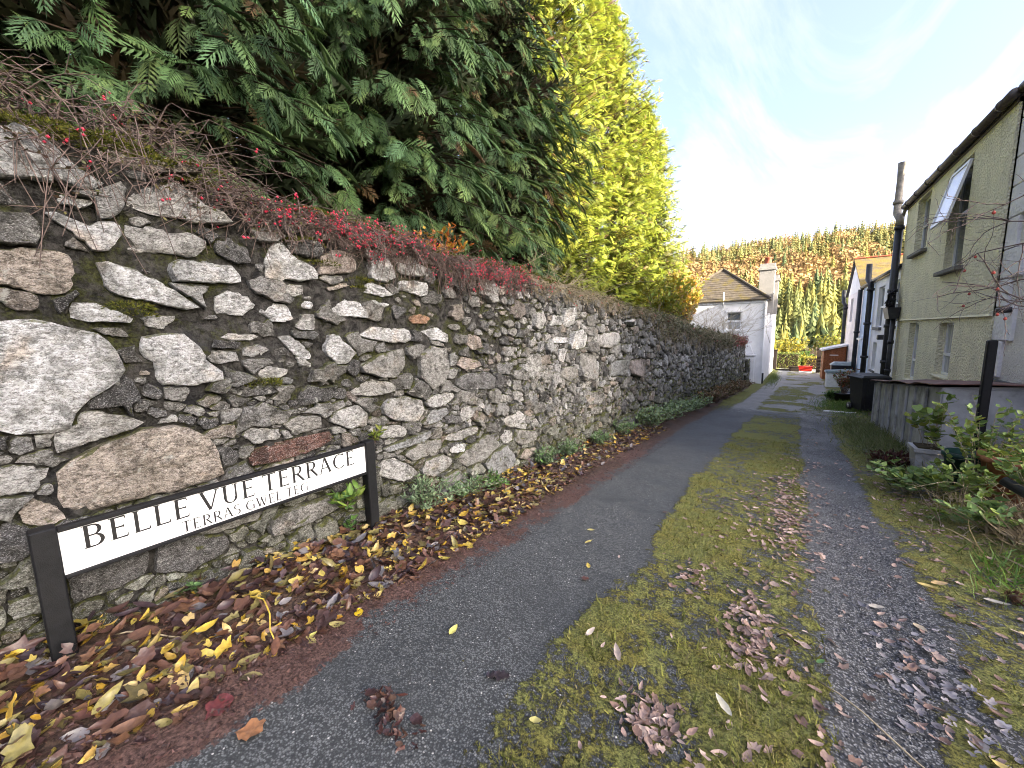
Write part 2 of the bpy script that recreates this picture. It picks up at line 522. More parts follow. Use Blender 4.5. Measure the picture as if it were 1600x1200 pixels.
M['slate_dark'] = mat_slate('dark_slate', (.07, .07, .075), .25)
M['slate_gold'] = mat_slate('moss_gold_slate', (.12, .095, .05), .95, (.24, .165, .035))
M['upvc'] = simple('white_frame', (.78, .79, .80), .35, .04, 6, 0, 60, .5)
M['gutter'] = simple('brown_gutter', (.095, .075, .065), .5, .25, 14, .1, 60, .35, dirt=.5)
M['pipe'] = simple('black_pipe', (.020, .021, .024), .45, .3, 12, .1, 90, .4, dirt=.3, dirtcol=(.10, .10, .09))
M['pipe_grey'] = simple('weathered_grey_pipe', (.22, .20, .165), .6, .25, 12, .1, 90, .3, dirt=.35)
M['sill'] = simple('grey_sill', (.17, .165, .15), .8, .25, 20, .4, 60, .2)
M['brick'] = simple('red_brick', (.30, .085, .05), .85, .25, 25, .5, 60, .2)
M['brownwood'] = simple('brown_stained_wood', (.23, .085, .035), .7, .25, 18, .3, 50, .25)
M['orange_door'] = simple('varnished_door', (.42, .20, .075), .5, .2, 14, .1, 50, .35)
M['greysheet'] = simple('grey_sheet_metal', (.40, .41, .42), .6, .25, 3, .3, 14, .3, dirt=.8, dirtcol=(.13, .125, .11))
M['rustsheet'] = simple('rusty_sheet', (.17, .095, .080), .7, .35, 9, .4, 30, .3, dirt=.5, dirtcol=(.10, .085, .075))
M['terracotta'] = simple('terracotta', (.36, .16, .095), .85, .25, 12, .3, 60, .2, dirt=.4, dirtcol=(.16, .11, .08))
M['greenpot'] = simple('dark_green_plastic', (.010, .048, .036), .4, .2, 14, 0, 60, .4)
M['bluepot'] = simple('blue_plastic', (.16, .22, .42), .45, .2, 14, 0, 60, .4)
M['red_plastic'] = simple('red_plastic', (.75, .045, .025), .45, .12, 10, 0, 60, .4)
M['white_plastic'] = simple('white_plastic', (.74, .74, .72), .5, .08, 10, 0, 60, .4)
M['greylid'] = simple('grey_lid', (.30, .36, .37), .55, .15, 10, .2, 30, .3)
M['cable'] = simple('cable', (.014, .014, .016), .5, .2, 30)
M['straw'] = simple('yellow_stalk', (.50, .36, .06), .5, .2, 30)
M['darkwood'] = simple('dark_weathered_wood', (.030, .022, .018), .85, .35, 20, .5, 40, .2)
M['void'] = simple('dark_interior', (.012, .012, .013), .9, .1)
def mat_glass():
    t = NT('window_glass')
    c = t.mix(t.rng(t.noise(2.5, 4), .35, .65), (.035, .045, .055), (.11, .13, .15))
    return t.fin(c, .06, None, .9)
M['glass'] = mat_glass()
def mat_frost():
    t = NT('bathroom_glass')
    c = t.mix(t.rng(t.noise(3, 4), .3, .7), (.52, .58, .68), (.64, .69, .78))
    return t.fin(c, .18, None, .8)
M['frost'] = mat_frost()
def mat_curtain():
    t = NT('net_curtain')
    c = t.mix(t.rng(t.noise(14, 3, .5, 0, t.pos((1, 1, .08))), .3, .7), (.30, .32, .34), (.52, .54, .56))
    return t.fin(c, .25, None, .6)
M['curtain'] = mat_curtain()
# ------------------------------------------------------------------ ground: lane, bank, hillside
_gy = np.linspace(-60, 60, 2401)
_gs = np.interp(_gy, [-60, 0, 4, 8, 12, 16, 20, 26, 32, 40, 60], [.08, .08, .078, .072, .062, .05, .042, .034, .03, .03, .03])
_gz = -np.concatenate([[0], np.cumsum((_gs[1:]+_gs[:-1])/2*np.diff(_gy))]); _gz -= np.interp(0, _gy, _gz)
def G(y): return np.interp(y, _gy, _gz)
WX = [(-30, -2.8), (0, -2.8), (2, -2.76), (5, -2.69), (8.6, -2.6), (14.8, -2.26), (22.8, -1.75), (40, -.7)]
def xw(y): return np.interp(y, [a for a, b in WX], [b for a, b in WX])
def bend(y):
    y = np.asarray(y, float)
    a = np.clip(y-4, 0, 16); c = .0022*a*a
    return c+np.clip(y-20, 0, 8)*.045+np.clip(y-28, 0, 30)*.02
WT = [(-30, 2.7), (-2, 2.5), (.23, 2.47), (.52, 2.5), (1.03, 2.42), (1.27, 2.36), (2.14, 2.36), (2.85, 2.28), (4.6, 2.22), (7, 2.05), (10.2, 1.83), (14.3, 1.42), (17.4, 1.22), (22, .93), (30, .6)]
def wtop(y): return np.interp(y, [a for a, b in WT], [b for a, b in WT])

def ground(x, y):
    x, y = np.asarray(x, float), np.asarray(y, float)
    d = x-xw(y)
    drift = .075*sstep(.85, .02, d)*sstep(14, 5, y)+.05*sstep(.6, 0, d)
    lx = x-bend(y)
    und = .03*(fbm(x*1.1, y*1.1, 0, 3, 5)-.5)+.012*(fbm(x*6, y*6, 0, 3, 9)-.5)
    verge = .10*sstep(1.15, 2.0, lx)
    rut = -.025*np.exp(-((lx-.58)/.28)**2)
    return G(y)+drift+und+verge+rut
def gz1(x, y): return float(ground(np.array([x]), np.array([y]))[0])

def band(v, a, b, w): return sstep(a-w, a+w, v)*sstep(b+w, b-w, v)
_ys = [-2.0]
while _ys[-1] < 41.5:
    _ys.append(_ys[-1]+max(.026, .011*max(0, _ys[-1])))
_ys = np.array(_ys); _xs = np.arange(-3.0, 3.62, .042)
LXg, LYg = np.meshgrid(_xs, _ys)
LXw = LXg+bend(LYg)
n1 = fbm(LXw*1.6, LYg*1.1, 0, 4, 21)-.5
n2 = fbm(LXw*5, LYg*4, 0, 4, 31)-.5
nn = n1*.55+n2*.25
far = sstep(10.5, 16, LYg)
mossA = band(LXg+nn*.50+.07*sstep(2.6, 1.0, LYg), -.90, .27, .08)
mossB = band(LXg+nn*.30, .86, 1.75, .10)*.95
trackA = band(LXg+nn*.45, .22, .92, .09)
patch = fbm(LXw*.9, LYg*.55, 0, 4, 77)
crossb = fbm(LXw*.3, LYg*1.1, 0, 3, 55)
moss = np.maximum(mossA*(1-far)+mossA*far*sstep(.50, .60, crossb)*.9, mossB)
moss = np.maximum(moss, band(LXg+nn*.3, -.95, 1.5, .1)*far*sstep(.53, .62, patch)*.85)
thin = sstep(.44, .60, fbm(LXw*2.1, LYg*1.5, 0, 5, 91))
moss = moss*(.55+.45*thin)+.0
moss = np.maximum(moss, trackA*sstep(.55, .66, fbm(LXw*2.7, LYg*1.4, 0, 4, 14))*.8*sstep(3.4, 2.4, LYg))
moss = np.maximum(moss, band(LXg+nn*.3, -2.1, -1.55, .1)*sstep(11, 16, LYg)*.75)
debris = band(LXg+nn*.55+.42*(fbm(LXw*.4, LYg*1.3, 0, 3, 66)-.5), -2.12, -1.80, .10)*sstep(8.5, 6, LYg)*(.16+.95*fbm(LXw*3.3, LYg*3, 0, 4, 67))+band(LXg+nn*.4, -2.4, -1.80, .09)*sstep(2.2, .2, LYg)*.42
debris = np.clip(debris, 0, 1)*sstep(-1.66, -1.84, LXg+nn*.25)
soil = np.maximum(sstep(-1.85, -2.0, LXg+nn*.3), sstep(1.55, 1.85, LXg+nn*.5))
pale = far*band(LXg+nn*.2, -1.7, 1.2, .1)*sstep(11, 15, LYg)*.9
Zg = ground(LXw, LYg)
Zg = Zg+moss*(.030*fbm(LXw*11, LYg*11, 0, 3, 3)+.010*fbm(LXw*30, LYg*30, 0, 2, 8))-.008*moss
nr, nc = LXg.shape
ii = (np.arange(nr-1)[:, None]*nc+np.arange(nc-1)[None]).ravel()
quads = np.stack([ii, ii+1, ii+nc+1, ii+nc], 1)
me = mesh_np('lane', np.stack([LXw, LYg, Zg], -1).reshape(-1, 3), quads, M['lane'], smooth=True,
             attrs={'moss': moss, 'debris': debris, 'track': trackA, 'soil': soil, 'pale': pale})
tag(link('lane', me), 'narrow sloping lane with grey tarmac strip, moss and a rough wheel track', None, kind='structure')

def gridmesh(name, xs, ys, zf, mat, label):
    X, Y = np.meshgrid(xs, ys); Z = zf(X, Y)
    nr, nc = X.shape
    ii = (np.arange(nr-1)[:, None]*nc+np.arange(nc-1)[None]).ravel()
    q = np.stack([ii, ii+1, ii+nc+1, ii+nc], 1)
    o = link(name, mesh_np(name, np.stack([X, Y, Z], -1).reshape(-1, 3), q, mat, smooth=True))
    return tag(o, label, kind='structure')

def hill(x, y):
    x, y = np.asarray(x, float), np.asarray(y, float)
    near = np.where(y < 40, G(np.clip(y, -60, 40))-.30, -2.25)
    up = sstep(-38, -60, y)*1.0
    z = near-24*sstep(41, 125, y)
    z = z+.262*np.clip(y-140, 0, 470)+.03*np.clip(y-610, 0, 500)
    z = z+sstep(150, 400, y)*(14*(fbm(x*.006, y*.006, 0, 3, 2)-.5))-.02*np.clip(x-40, 0, 400)*sstep(200, 500, y)
    z = z-.05*np.clip(np.abs(x)-250, 0, 2000)*0
    z = z-4*sstep(6, 20, x)*sstep(60, 20, y)+42*sstep(24, 78, x)*sstep(13, 8, y+.258*(x+5))*sstep(-110, -80, y)  # last term adds an unseen ridge on the right that shades the near conifers
    return z
gridmesh('hillside', np.concatenate([np.linspace(-900, -130, 16), np.linspace(-120, 120, 70), np.linspace(130, 900, 16)]),
         np.concatenate([np.linspace(-120, 40, 44), np.linspace(42, 700, 70), np.linspace(730, 1300, 12)]), hill, M['grassland'], 'valley and wooded hillside rising beyond the end of the lane, and an unseen ridge added for shade')
_bo = np.concatenate([np.linspace(.34, 2.6, 18), np.geomspace(2.9, 60, 18)]); _by = np.linspace(-30, 23.0, 100)
BO, BY = np.meshgrid(_bo, _by); BX = xw(BY)-BO
BZ = wtop(BY)-.10+.05*np.clip(BO-.6, 0, 60)+.14*(fbm(BX*2, BY*2, 0, 3, 6)-.5)
nr, nc = BX.shape; ii = (np.arange(nr-1)[:, None]*nc+np.arange(nc-1)[None]).ravel()
tag(link('bank', mesh_np('bank', np.stack([BX, BY, BZ], -1).reshape(-1, 3), np.stack([ii, ii+1, ii+nc+1, ii+nc], 1), M['earth'], smooth=True)), 'earth bank held up behind the stone wall', kind='structure')
def bankz(x, y): return float(np.interp(y, [a for a, b in WT], [b for a, b in WT]))-.10+.05*max(0, float(xw(y))-x-.6)

# ------------------------------------------------------------------ rubble stone wall
ROCKS = [('w',(134,2230,156,2419,225,2453,300,2507,351,2455,417,2377,446,2339,503,2311,504,2287,417,2259,367,2283,289,2256)),
('b',(444,2498,511,2541,599,2544,661,2536,723,2494,818,2481,946,2520,1015,2495,1001,2461,880,2444,697,2413,586,2420,527,2431,488,2466)),
('l',(588,2228,602,2282,690,2347,799,2382,868,2328,922,2283,1033,2248,1022,2185,954,2196,834,2184,789,2203,707,2191)),
('w',(343,2188,379,2221,439,2212,481,2207,420,2169)),
('w',(284,2110,317,2154,370,2138,447,2096,494,2136,554,2128,548,2075,509,1997,440,1971,423,2013,351,2087)),
('l',(571,2141,615,2114,668,2140,752,2112,810,2133,904,2104,899,2055,834,1999,732,2008,653,1997,586,1992,549,2013,556,2077)),
('b',(109,1936,255,1967,361,1950,372,1898,358,1798,327,1766,250,1761,192,1785,92,1795)),
('w',(434,1915,502,1939,601,1903,672,1855,809,1761,839,1715,738,1711,626,1746,514,1768,464,1796,465,1868)),
('w',(726,1951,766,1984,892,1989,1040,1977,1072,1904,1064,1877,870,1867,726,1860)),
('w',(324,1648,344,1733,427,1726,506,1693,561,1645,515,1634,396,1643)),
('l',(567,1662,619,1679,734,1676,712,1641,653,1600,603,1617)),
('w',(1195,1929,1211,2037,1258,2136,1313,2172,1412,2063,1481,2029,1535,1954,1414,1921)),
('d',(944,2098,1013,2146,1119,2089,1124,2012,1041,1989,949,2039)),
('w',(1030,2428,1076,2458,1203,2461,1350,2421,1306,2377,1171,2378,1080,2380)),
('l',(1113,2265,1177,2322,1249,2306,1273,2298,1258,2268,1181,2240)),
('w',(903,1692,913,1791,981,1833,1090,1789,1127,1738,1045,1683)),
('w',(1143,1711,1185,1760,1317,1773,1341,1660,1225,1638)),
('d',(1311,2292,1397,2351,1508,2333,1527,2208,1428,2233,1320,2241)),
('w',(-1,1190,51,1627,199,1641,330,1613,403,1576,467,1478,498,1405,435,1329,340,1267,299,1221,294,1148,222,1132,129,1143)),
('w',(547,1485,572,1562,661,1589,742,1576,813,1508,834,1420,920,1323,821,1289,693,1286,609,1302,604,1425)),
('b',(201,951,267,995,436,1051,538,1086,690,1073,788,969,845,796,849,727,701,709,430,706,227,707,195,784)),
('l',(218,1102,311,1198,376,1207,509,1127,531,1105,406,1069,315,1047,222,1018)),
('l',(0,1022,112,998,195,953,164,911,134,870,-15,893)),
('b',(75,789,124,837,188,776,214,712,140,701,81,736)),
('g',(379,1618,497,1607,533,1574,507,1558,433,1581)),
('l',(910,1548,956,1573,1129,1563,1114,1536,985,1533)),
('w',(1242,1547,1312,1567,1404,1484,1456,1406,1424,1378,1327,1429)),
('d',(546,1166,583,1189,634,1162,630,1127,577,1125)),
('r',(993,781,1049,851,1317,845,1535,844,1560,755,1235,728,1011,719)),
('g',(1060,304,1120,371,1428,364,1596,354,1621,223,1261,218,1080,234)),
('l',(1093,1319,1173,1361,1276,1323,1244,1276,1126,1274)),
('d',(922,1232,1003,1254,1160,1228,1195,1181,1019,1178)),
('l',(973,940,1036,981,1185,935,1207,871,1026,871)),
('g',(1215,958,1274,1006,1480,968,1473,881,1290,867)),
('g',(664,540,770,578,996,566,1049,458,1003,373,770,374,652,427)),
('p',(1551,1983,1569,2114,1663,2167,1780,2171,1852,2098,1846,2028,1692,1998)),
('w',(1957,1996,1967,2127,2129,2200,2181,2154,2218,2021,2094,1972)),
('l',(2240,2070,2250,2201,2380,2235,2520,2132,2505,2057,2328,2055)),
('w',(2230,1922,2245,2001,2386,2013,2557,2012,2550,1902,2461,1880,2358,1907)),
('w',(1891,1890,1938,1959,2057,1954,2178,1864,2050,1856)),
('w',(1953,1829,2155,1801,2098,1776,2010,1787)),
('w',(1620,1737,1736,1817,1844,1802,1917,1688,1819,1686,1696,1698)),
('b',(1583,1888,1826,1970,1823,1935,1698,1897,1638,1866)),
('w',(1136,1710,1202,1771,1304,1764,1338,1678,1330,1653,1236,1652,1172,1687)),
('w',(1389,1767,1442,1795,1491,1785,1476,1739,1424,1737)),
('w',(1831,1542,1962,1615,2140,1599,2296,1598,2353,1532,2328,1475,2132,1481,1920,1511)),
('w',(2462,1572,2646,1614,2787,1523,2759,1460,2592,1492)),
('w',(1547,1467,1599,1574,1669,1545,1724,1488,1813,1412,1727,1337,1622,1338,1557,1412)),
('l',(1239,1566,1310,1565,1390,1499,1461,1417,1466,1324,1364,1345,1324,1451)),
('p',(3049,1441,3110,1526,3257,1514,3312,1391,3131,1369)),
('o',(2323,1695,2451,1731,2605,1700,2511,1639,2360,1639)),
('p',(2888,1240,2986,1309,3244,1253,3257,1191,3006,1163)),
('g',(2427,1361,2566,1440,2780,1396,2809,1228,2710,1052,2539,1019,2413,1157)),
('g',(1813,1309,1979,1387,2285,1435,2273,1271,2148,1185,1983,1202,1832,1248)),
('l',(2023,1008,2255,1006,2443,944,2458,818,2365,756,2084,819,1980,919)),
('l',(1501,934,1608,999,1780,1000,1873,907,1832,822,1671,834)),
('l',(1894,731,1952,789,2177,759,2233,688,2210,650,1998,674)),
('c',(2384,708,2527,823,2747,822,2781,750,2591,702)),
('l',(2463,906,2513,969,2833,971,2869,899,2698,849,2506,854)),
('d',(2812,1059,2977,1137,3395,1117,3524,1019,3453,920,2968,962)),
('g',(1725,1112,1895,1196,2107,1141,2121,1074,1954,1050,1786,1074)),
('g',(1204,940,1295,1000,1450,985,1470,898,1348,883)),
('l',(1317,1844,1340,1895,1439,1903,1433,1833,1357,1816)),
('l',(1363,1615,1421,1705,1487,1707,1497,1602,1411,1589)),
('p',(1571,2217,1647,2308,1825,2341,1913,2275,1877,2213,1666,2207)),
('l',(1906,395,1968,491,2082,492,2236,380,2315,285,2144,251,1994,334)),
('l',(2357,253,2409,365,2673,367,2798,275,2767,204,2538,178)),
('c',(3257,81,3392,175,3676,215,3860,1,3817,-107,3588,-156,3383,-46)),
('g',(2574,-26,2633,128,2846,161,2980,37,2975,-65,2776,-119,2619,-120)),
('w',(2751,376,2860,417,2999,403,2937,317,2801,333)),
('l',(3669,515,3958,578,4057,464,3872,381,3720,413)),
('b',(3899,-10,4024,67,4375,3,4373,-88,4104,-104)),
('g',(3006,-13,3158,2,3267,-54,3247,-135,3032,-85)),
('g',(2825,277,3025,355,3337,429,3498,259,3292,158,2985,140)),
('c',(1976,595,2211,629,2519,639,2491,572,2247,551,2047,543)),
('g',(2162,504,2422,561,2632,521,2653,449,2411,401,2259,417)),
('l',(2680,481,2734,544,3154,553,3181,485,2916,443)),
('l',(3571,332,3646,406,3813,347,3790,234,3639,224)),
('g',(3828,225,3871,358,4334,233,4378,120,3984,114)),
('b',(2347,102,2489,156,2609,136,2582,106,2414,87)),
('w',(5213,1297,5338,1531,5667,1574,5916,1460,5882,1300,5533,1252)),
('w',(5095,1620,5096,1862,5401,1902,5466,1650,5214,1591)),
('w',(4732,1620,4814,1771,5038,1762,5037,1634)),
('l',(4285,1595,4312,1773,4555,1831,4655,1727,4550,1567)),
('g',(5603,840,5601,1186,6187,1187,6274,805,5963,736)),
('p',(7815,654,7857,936,8906,909,8861,642,8426,529)),
('l',(6069,1292,6181,1488,7142,1528,7250,1320,6777,1228)),
('l',(4156,1039,4163,1268,4396,1255,4441,1066,4292,908)),
('c',(6886,708,6877,967,7470,983,7485,667)),
('g',(4973,904,5032,1030,5468,1009,5568,875,5338,775)),
('w',(4782,1386,4865,1481,5153,1461,5153,1373)),
('w',(7435,1734,8219,1785,8289,1641,7819,1620)),
('w',(3657,511,3967,579,4074,508,3834,401)),
('w',(5152,1094,5213,1268,5093,1303,4919,1282,4975,1136)),
('d',(184,507,212,571,427,529,488,464,461,290,303,269,179,285)),
('d',(486,277,514,452,776,427,851,295,822,224,649,202)),
]

TONES = {'w': (.76, .775, .80), 'l': (.56, .56, .555), 'g': (.37, .365, .35), 'd': (.17, .17, .175), 'b': (.56, .49, .43), 'p': (.48, .41, .37), 'r': (.17, .075, .055), 'o': (.40, .22, .12), 'c': (.35, .365, .38)}

def poly_mask(py, pz, Y, Z):
    inside = np.zeros(Y.shape, bool); n = len(py); j = n-1
    for i in range(n):
        c = ((pz[i] > Z) != (pz[j] > Z)) & (Y < (py[j]-py[i])*(Z-pz[i])/(pz[j]-pz[i]+1e-12)+py[i])
        inside ^= c; j = i
    return inside

def dilate(m, k):
    o = m.copy()
    for _ in range(k):
        q = o.copy()
        q[1:] |= o[:-1]; q[:-1] |= o[1:]; q[:, 1:] |= o[:, :-1]; q[:, :-1] |= o[:, 1:]
        o = q
    return o

def lay_stones(y0, y1, res, smin, smax, rng, manual, mort):
    z0, z1 = float(G(y1))-.25, 2.62
    ny, nz = int((y1-y0)/res), int((z1-z0)/res)
    yc = y0+(np.arange(ny)+.5)*res; zc = z0+(np.arange(nz)+.5)*res
    Y, Z = np.meshgrid(yc, zc)
    valid = (Z < wtop(Y)+.02*np.sin(Y*9)) & (Z > G(Y)-.22)
    lab = np.full(Y.shape, -1, np.int32); block = np.zeros(Y.shape, bool)
    info = []
    for tone, p in manual:
        py, pz = np.array(p[0::2])/1000., np.array(p[1::2])/1000.
        if py.max() < y0 or py.min() > y1: continue
        m = poly_mask(py, pz, Y+.006*(vnoise(Y*30, Z*30, 0, 4)-.5), Z+.010*(vnoise(Y*30, Z*30, 0, 5)-.5))
        if not m.any(): continue
        lab[m & (lab < 0)] = len(info); info.append((tone, True)); block |= m
    dil = dilate(block, max(1, int(.010/res)))
    # seeds
    best = np.full(Y.shape, 9.9); sec = np.full(Y.shape, 9.9); who = np.full(Y.shape, -1, np.int32)
    Yw = Y+.035*(fbm(Y*9, Z*11, 0, 4, 61)-.5); Zw = Z+.028*(fbm(Y*10, Z*10, 0, 4, 62)-.5)
    seeds = []
    cell = {}
    nM = len(info)
    for phase, (a, b, tries) in enumerate(((.62*smax, smax, int((y1-y0)*70)), (.32*smax, .62*smax, int((y1-y0)*300)), (smin, .32*smax, int((y1-y0)*900)))):
        for _ in range(tries):
            y, z = rng.uniform(y0, y1), rng.uniform(z0, z1)
            if not (float(G(y))-.2 < z < float(wtop(y))-.01): continue
            i, j = int((z-z0)/res), int((y-y0)/res)
            if i >= nz or j >= ny or dil[i, j]: continue
            r = rng.uniform(a, b)
            asp = rng.uniform(.42, .85) if rng.random() > .13 else rng.uniform(.95, 1.3)
            tilt = rng.normal(0, .16)
            ok = True
            ci, cj = int(y/.4), int(z/.4)
            for u in (-1, 0, 1):
                for v in (-1, 0, 1):
                    for (yy, zz, rr, aa, _t) in cell.get((ci+u, cj+v), ()):
                        dyy, dzz = (y-yy), (z-zz)/((asp+aa)*.5)
                        if dyy*dyy+dzz*dzz < ((r+rr)*.80)**2: ok = False; break
                    if not ok: break
                if not ok: break
            if not ok: continue
            sd = (y, z, r, asp, tilt); cell.setdefault((ci, cj), []).append(sd); seeds.append(sd)
    for k, (y, z, r, asp, tilt) in enumerate(seeds):
        w = 2.0*r
        j0, j1 = max(0, int((y-w-y0)/res)), min(ny, int((y+w-y0)/res)+1)
        i0, i1 = max(0, int((z-w-z0)/res)), min(nz, int((z+w-z0)/res)+1)
        if j0 >= j1 or i0 >= i1: continue
        a, b = Yw[i0:i1, j0:j1]-y, Zw[i0:i1, j0:j1]-z
        ct, st = math.cos(tilt), math.sin(tilt)
        p_, q_ = a*ct+b*st, (-a*st+b*ct)/asp
        d = (np.abs(p_)**3.2+np.abs(q_)**3.2)**(1/3.2)/r
        B, S_ = best[i0:i1, j0:j1], sec[i0:i1, j0:j1]; W_ = who[i0:i1, j0:j1]
        up = d < B
        S_[:] = np.where(up, B, np.minimum(S_, d)); W_[up] = k; B[:] = np.where(up, d, B)
    rr = np.array([s[2] for s in seeds]+[.1])
    gap = mort(Y, Z)
    free = (sec-best)*rr[who] > gap*1.3
    lim = np.clip(1.95-34*(gap-.004), 1.12, 1.95)
    ok = (who >= 0) & free & (best < lim) & ~dil & valid
    lab[ok] = who[ok]+nM
    lab[~valid] = -1
    info += [(None, False)]*len(seeds)
    return lab, info, y0, z0, res, seeds, nM

def outline(lab, k, res, y0, z0, K, box=None):
    i0, i1, j0, j1 = box
    sub = lab[i0:i1, j0:j1] == k
    zi, yi = np.nonzero(sub)
    if len(zi) < 8: return None
    cz, cy = zi.mean()+i0, yi.mean()+j0
    if lab[min(lab.shape[0]-1, int(round(cz))), min(lab.shape[1]-1, int(round(cy)))] != k: return None
    ang = np.linspace(0, 2*np.pi, K, endpoint=False)
    st = np.arange(0, max(i1-i0, j1-j0)+2, .34)
    zz = np.clip(np.round(cz+np.sin(ang)[:, None]*st).astype(int), 0, lab.shape[0]-1)
    yy = np.clip(np.round(cy+np.cos(ang)[:, None]*st).astype(int), 0, lab.shape[1]-1)
    out = lab[zz, yy] != k
    first = np.where(out.any(1), out.argmax(1), len(st)-1)
    rad = np.maximum(st[first]-.25, .8)*res
    area = len(zi)*res*res
    return (y0+(cy+.5)*res, z0+(cz+.5)*res, ang, rad, area)

def stone_mesh(cy, cz, ang, rad, area, rng, fine, bold=1.0):
    size = math.sqrt(area)
    d = np.clip(size*rng.uniform(.11, .20)*bold, .014, .060)
    K = len(ang)
    rad = rad*(1+.10*(vnoise(ang*2.6, 0*ang+float(area)*977, 0, 7)-.5))
    rings = [(1.0, -.04), (1.0, d*.70), (.94, d*.97), (.80, d), (.55, d*1.02), (.28, d*1.03)] if fine else [(1.0, -.03), (.99, d*.75), (.84, d)]
    ty, tz = rng.normal(0, .16), rng.normal(-.05, .16)
    sd = rng.integers(0, 1000)
    fr = np.repeat([r[0] for r in rings], K); h0 = np.repeat([r[1] for r in rings], K)
    an, ra = np.tile(ang, len(rings)), np.tile(rad, len(rings))
    py, pz = cy+np.cos(an)*ra*fr, cz+np.sin(an)*ra*fr
    hh = h0+(py-cy)*ty*fr+(pz-cz)*tz*fr+d*(1.1*np.abs(fbm(py*11/(.6+size*2), pz*15/(.6+size*2), int(sd), 3, 3)-.5)-.25+.5*(vnoise(py*42, pz*55, int(sd), 9)-.5))*np.where(fr < .99, 1, .4)
    hh = np.where(h0 > 0, np.maximum(hh, .004), h0)
    V = [np.stack([xw(py)+hh, py, pz], 1)]
    hc = rings[-1][1]+d*.5*(rng.random()-.5)
    V.append(np.array([[float(xw(cy))+max(.01, hc), cy, cz]]))
    V = np.concatenate(V)
    F = []
    a = np.arange(K); b = (a+1) % K
    for r in range(len(rings)-1):
        F.append(np.stack([r*K+a, r*K+b, (r+1)*K+b], 1)); F.append(np.stack([r*K+a, (r+1)*K+b, (r+1)*K+a], 1))
    r = len(rings)-1
    F.append(np.stack([r*K+a, r*K+b, np.full(K, len(V)-1)], 1))
    return V, np.concatenate(F)

wall = empty('stone_wall', (float(xw(8)), 8, gz1(-2.4, 8)), 0, 'long mossy rubble stone wall along the left side of the lane', 'wall')
_rng = np.random.default_rng(5)
def mort_near(Y, Z):
    up = sstep(1.2, 1.75, Z-G(Y))*sstep(5.5, 2.8, Y)
    return .0052+.023*up*(.5+.9*fbm(Y*1.5, Z*1.5, 0, 3, 41))
def mort_far(Y, Z):
    return .0080+.012*sstep(1.1, 1.9, Z-G(Y))*fbm(Y*.9, Z*1.2, 0, 3, 43)
stones = []
for (y0, y1, res, smin, smax, mort, fine) in ((-1.6, 6.0, .009, .022, .125, mort_near, True), (6.0, 22.9, .017, .045, .15, mort_far, False)):
    lab, info, Y0, Z0, res, seeds, nM = lay_stones(y0, y1, res, smin, smax, _rng, ROCKS, mort)
    # bounding boxes of every label
    zi, yi = np.nonzero(lab >= 0); ids = lab[zi, yi]
    n = len(info)
    i0 = np.full(n, 10**6); i1 = np.zeros(n, int); j0 = np.full(n, 10**6); j1 = np.zeros(n, int)
    np.minimum.at(i0, ids, zi); np.maximum.at(i1, ids, zi); np.minimum.at(j0, ids, yi); np.maximum.at(j1, ids, yi)
    for k in range(n):
        if i1[k] <= 0: continue
        man = info[k][1]
        size_px = max(i1[k]-i0[k], j1[k]-j0[k])
        K = 32 if man else ((18 if size_px > 9 else 11) if fine else 9)
        o = outline(lab, k, res, Y0, Z0, K, (i0[k], i1[k]+1, j0[k], j1[k]+1))
        if o is None or o[4] < (.0006 if fine else .002): continue
        cy, cz, ang, rad, area = o
        if not man and cy < 3.0 and cz-float(G(cy)) > 1.25 and area < .006 and _rng.random() < .55: continue
        V, F = stone_mesh(cy, cz, ang, rad, area, _rng, fine and (man or area > .0035), 1.0 if man else 1.9)
        hgt = cz-float(G(cy))
        if man: col = np.array(TONES[info[k][0]])*_rng.uniform(.92, 1.06)
        else:
            t = _rng.random(); big = sstep(.02, .06, area)
            lightp = (.10 if cy < 3.2 else .26) if hgt > .95 else .13
            key = 'w' if t < lightp*.62 else 'l' if t < lightp+.20 else 'g' if t < .70 else 'd' if t < .87 else 'b' if t < .94 else 'p' if t < .97 else 'c'
            col = np.array(TONES[key])*_rng.uniform(.48, 1.18)*(.80 if cy < 3.2 else .74)
            if key == 'w': col = col*.92
            if hgt < .6: col = col*np.array([.80, .82, .72])
        dist = math.hypot(cy, 2.7, 1.2)
        incid = 2.7/math.hypot(cy, 2.7)
        vis = area*incid/dist**2*(1 if cy > .05 else .02)
        stones.append((vis, V, F, col))
stones.sort(key=lambda s: -s[0])
for vis, V, F, col in stones[:300]:
    me = mesh_np('stone', V, F, M['stone'], np.repeat(col[None], len(V), 0), smooth=True)
    sm = np.ones(len(F), bool); sm[:2*len(set(map(int, F[:, 0]))&set(range(1)))] = True; sm[:(len(V)-1)//6*4] = False; me.polygons.foreach_set('use_smooth', sm)
    link('stone', me, wall)
V, F, C = merge([(V, F, np.repeat(col[None], len(V), 0)) for vis, V, F, col in stones[300:]])
tag(link('small_stones', mesh_np('small_stones', V, F, M['stone'], C, smooth=True), wall), kind='stuff')
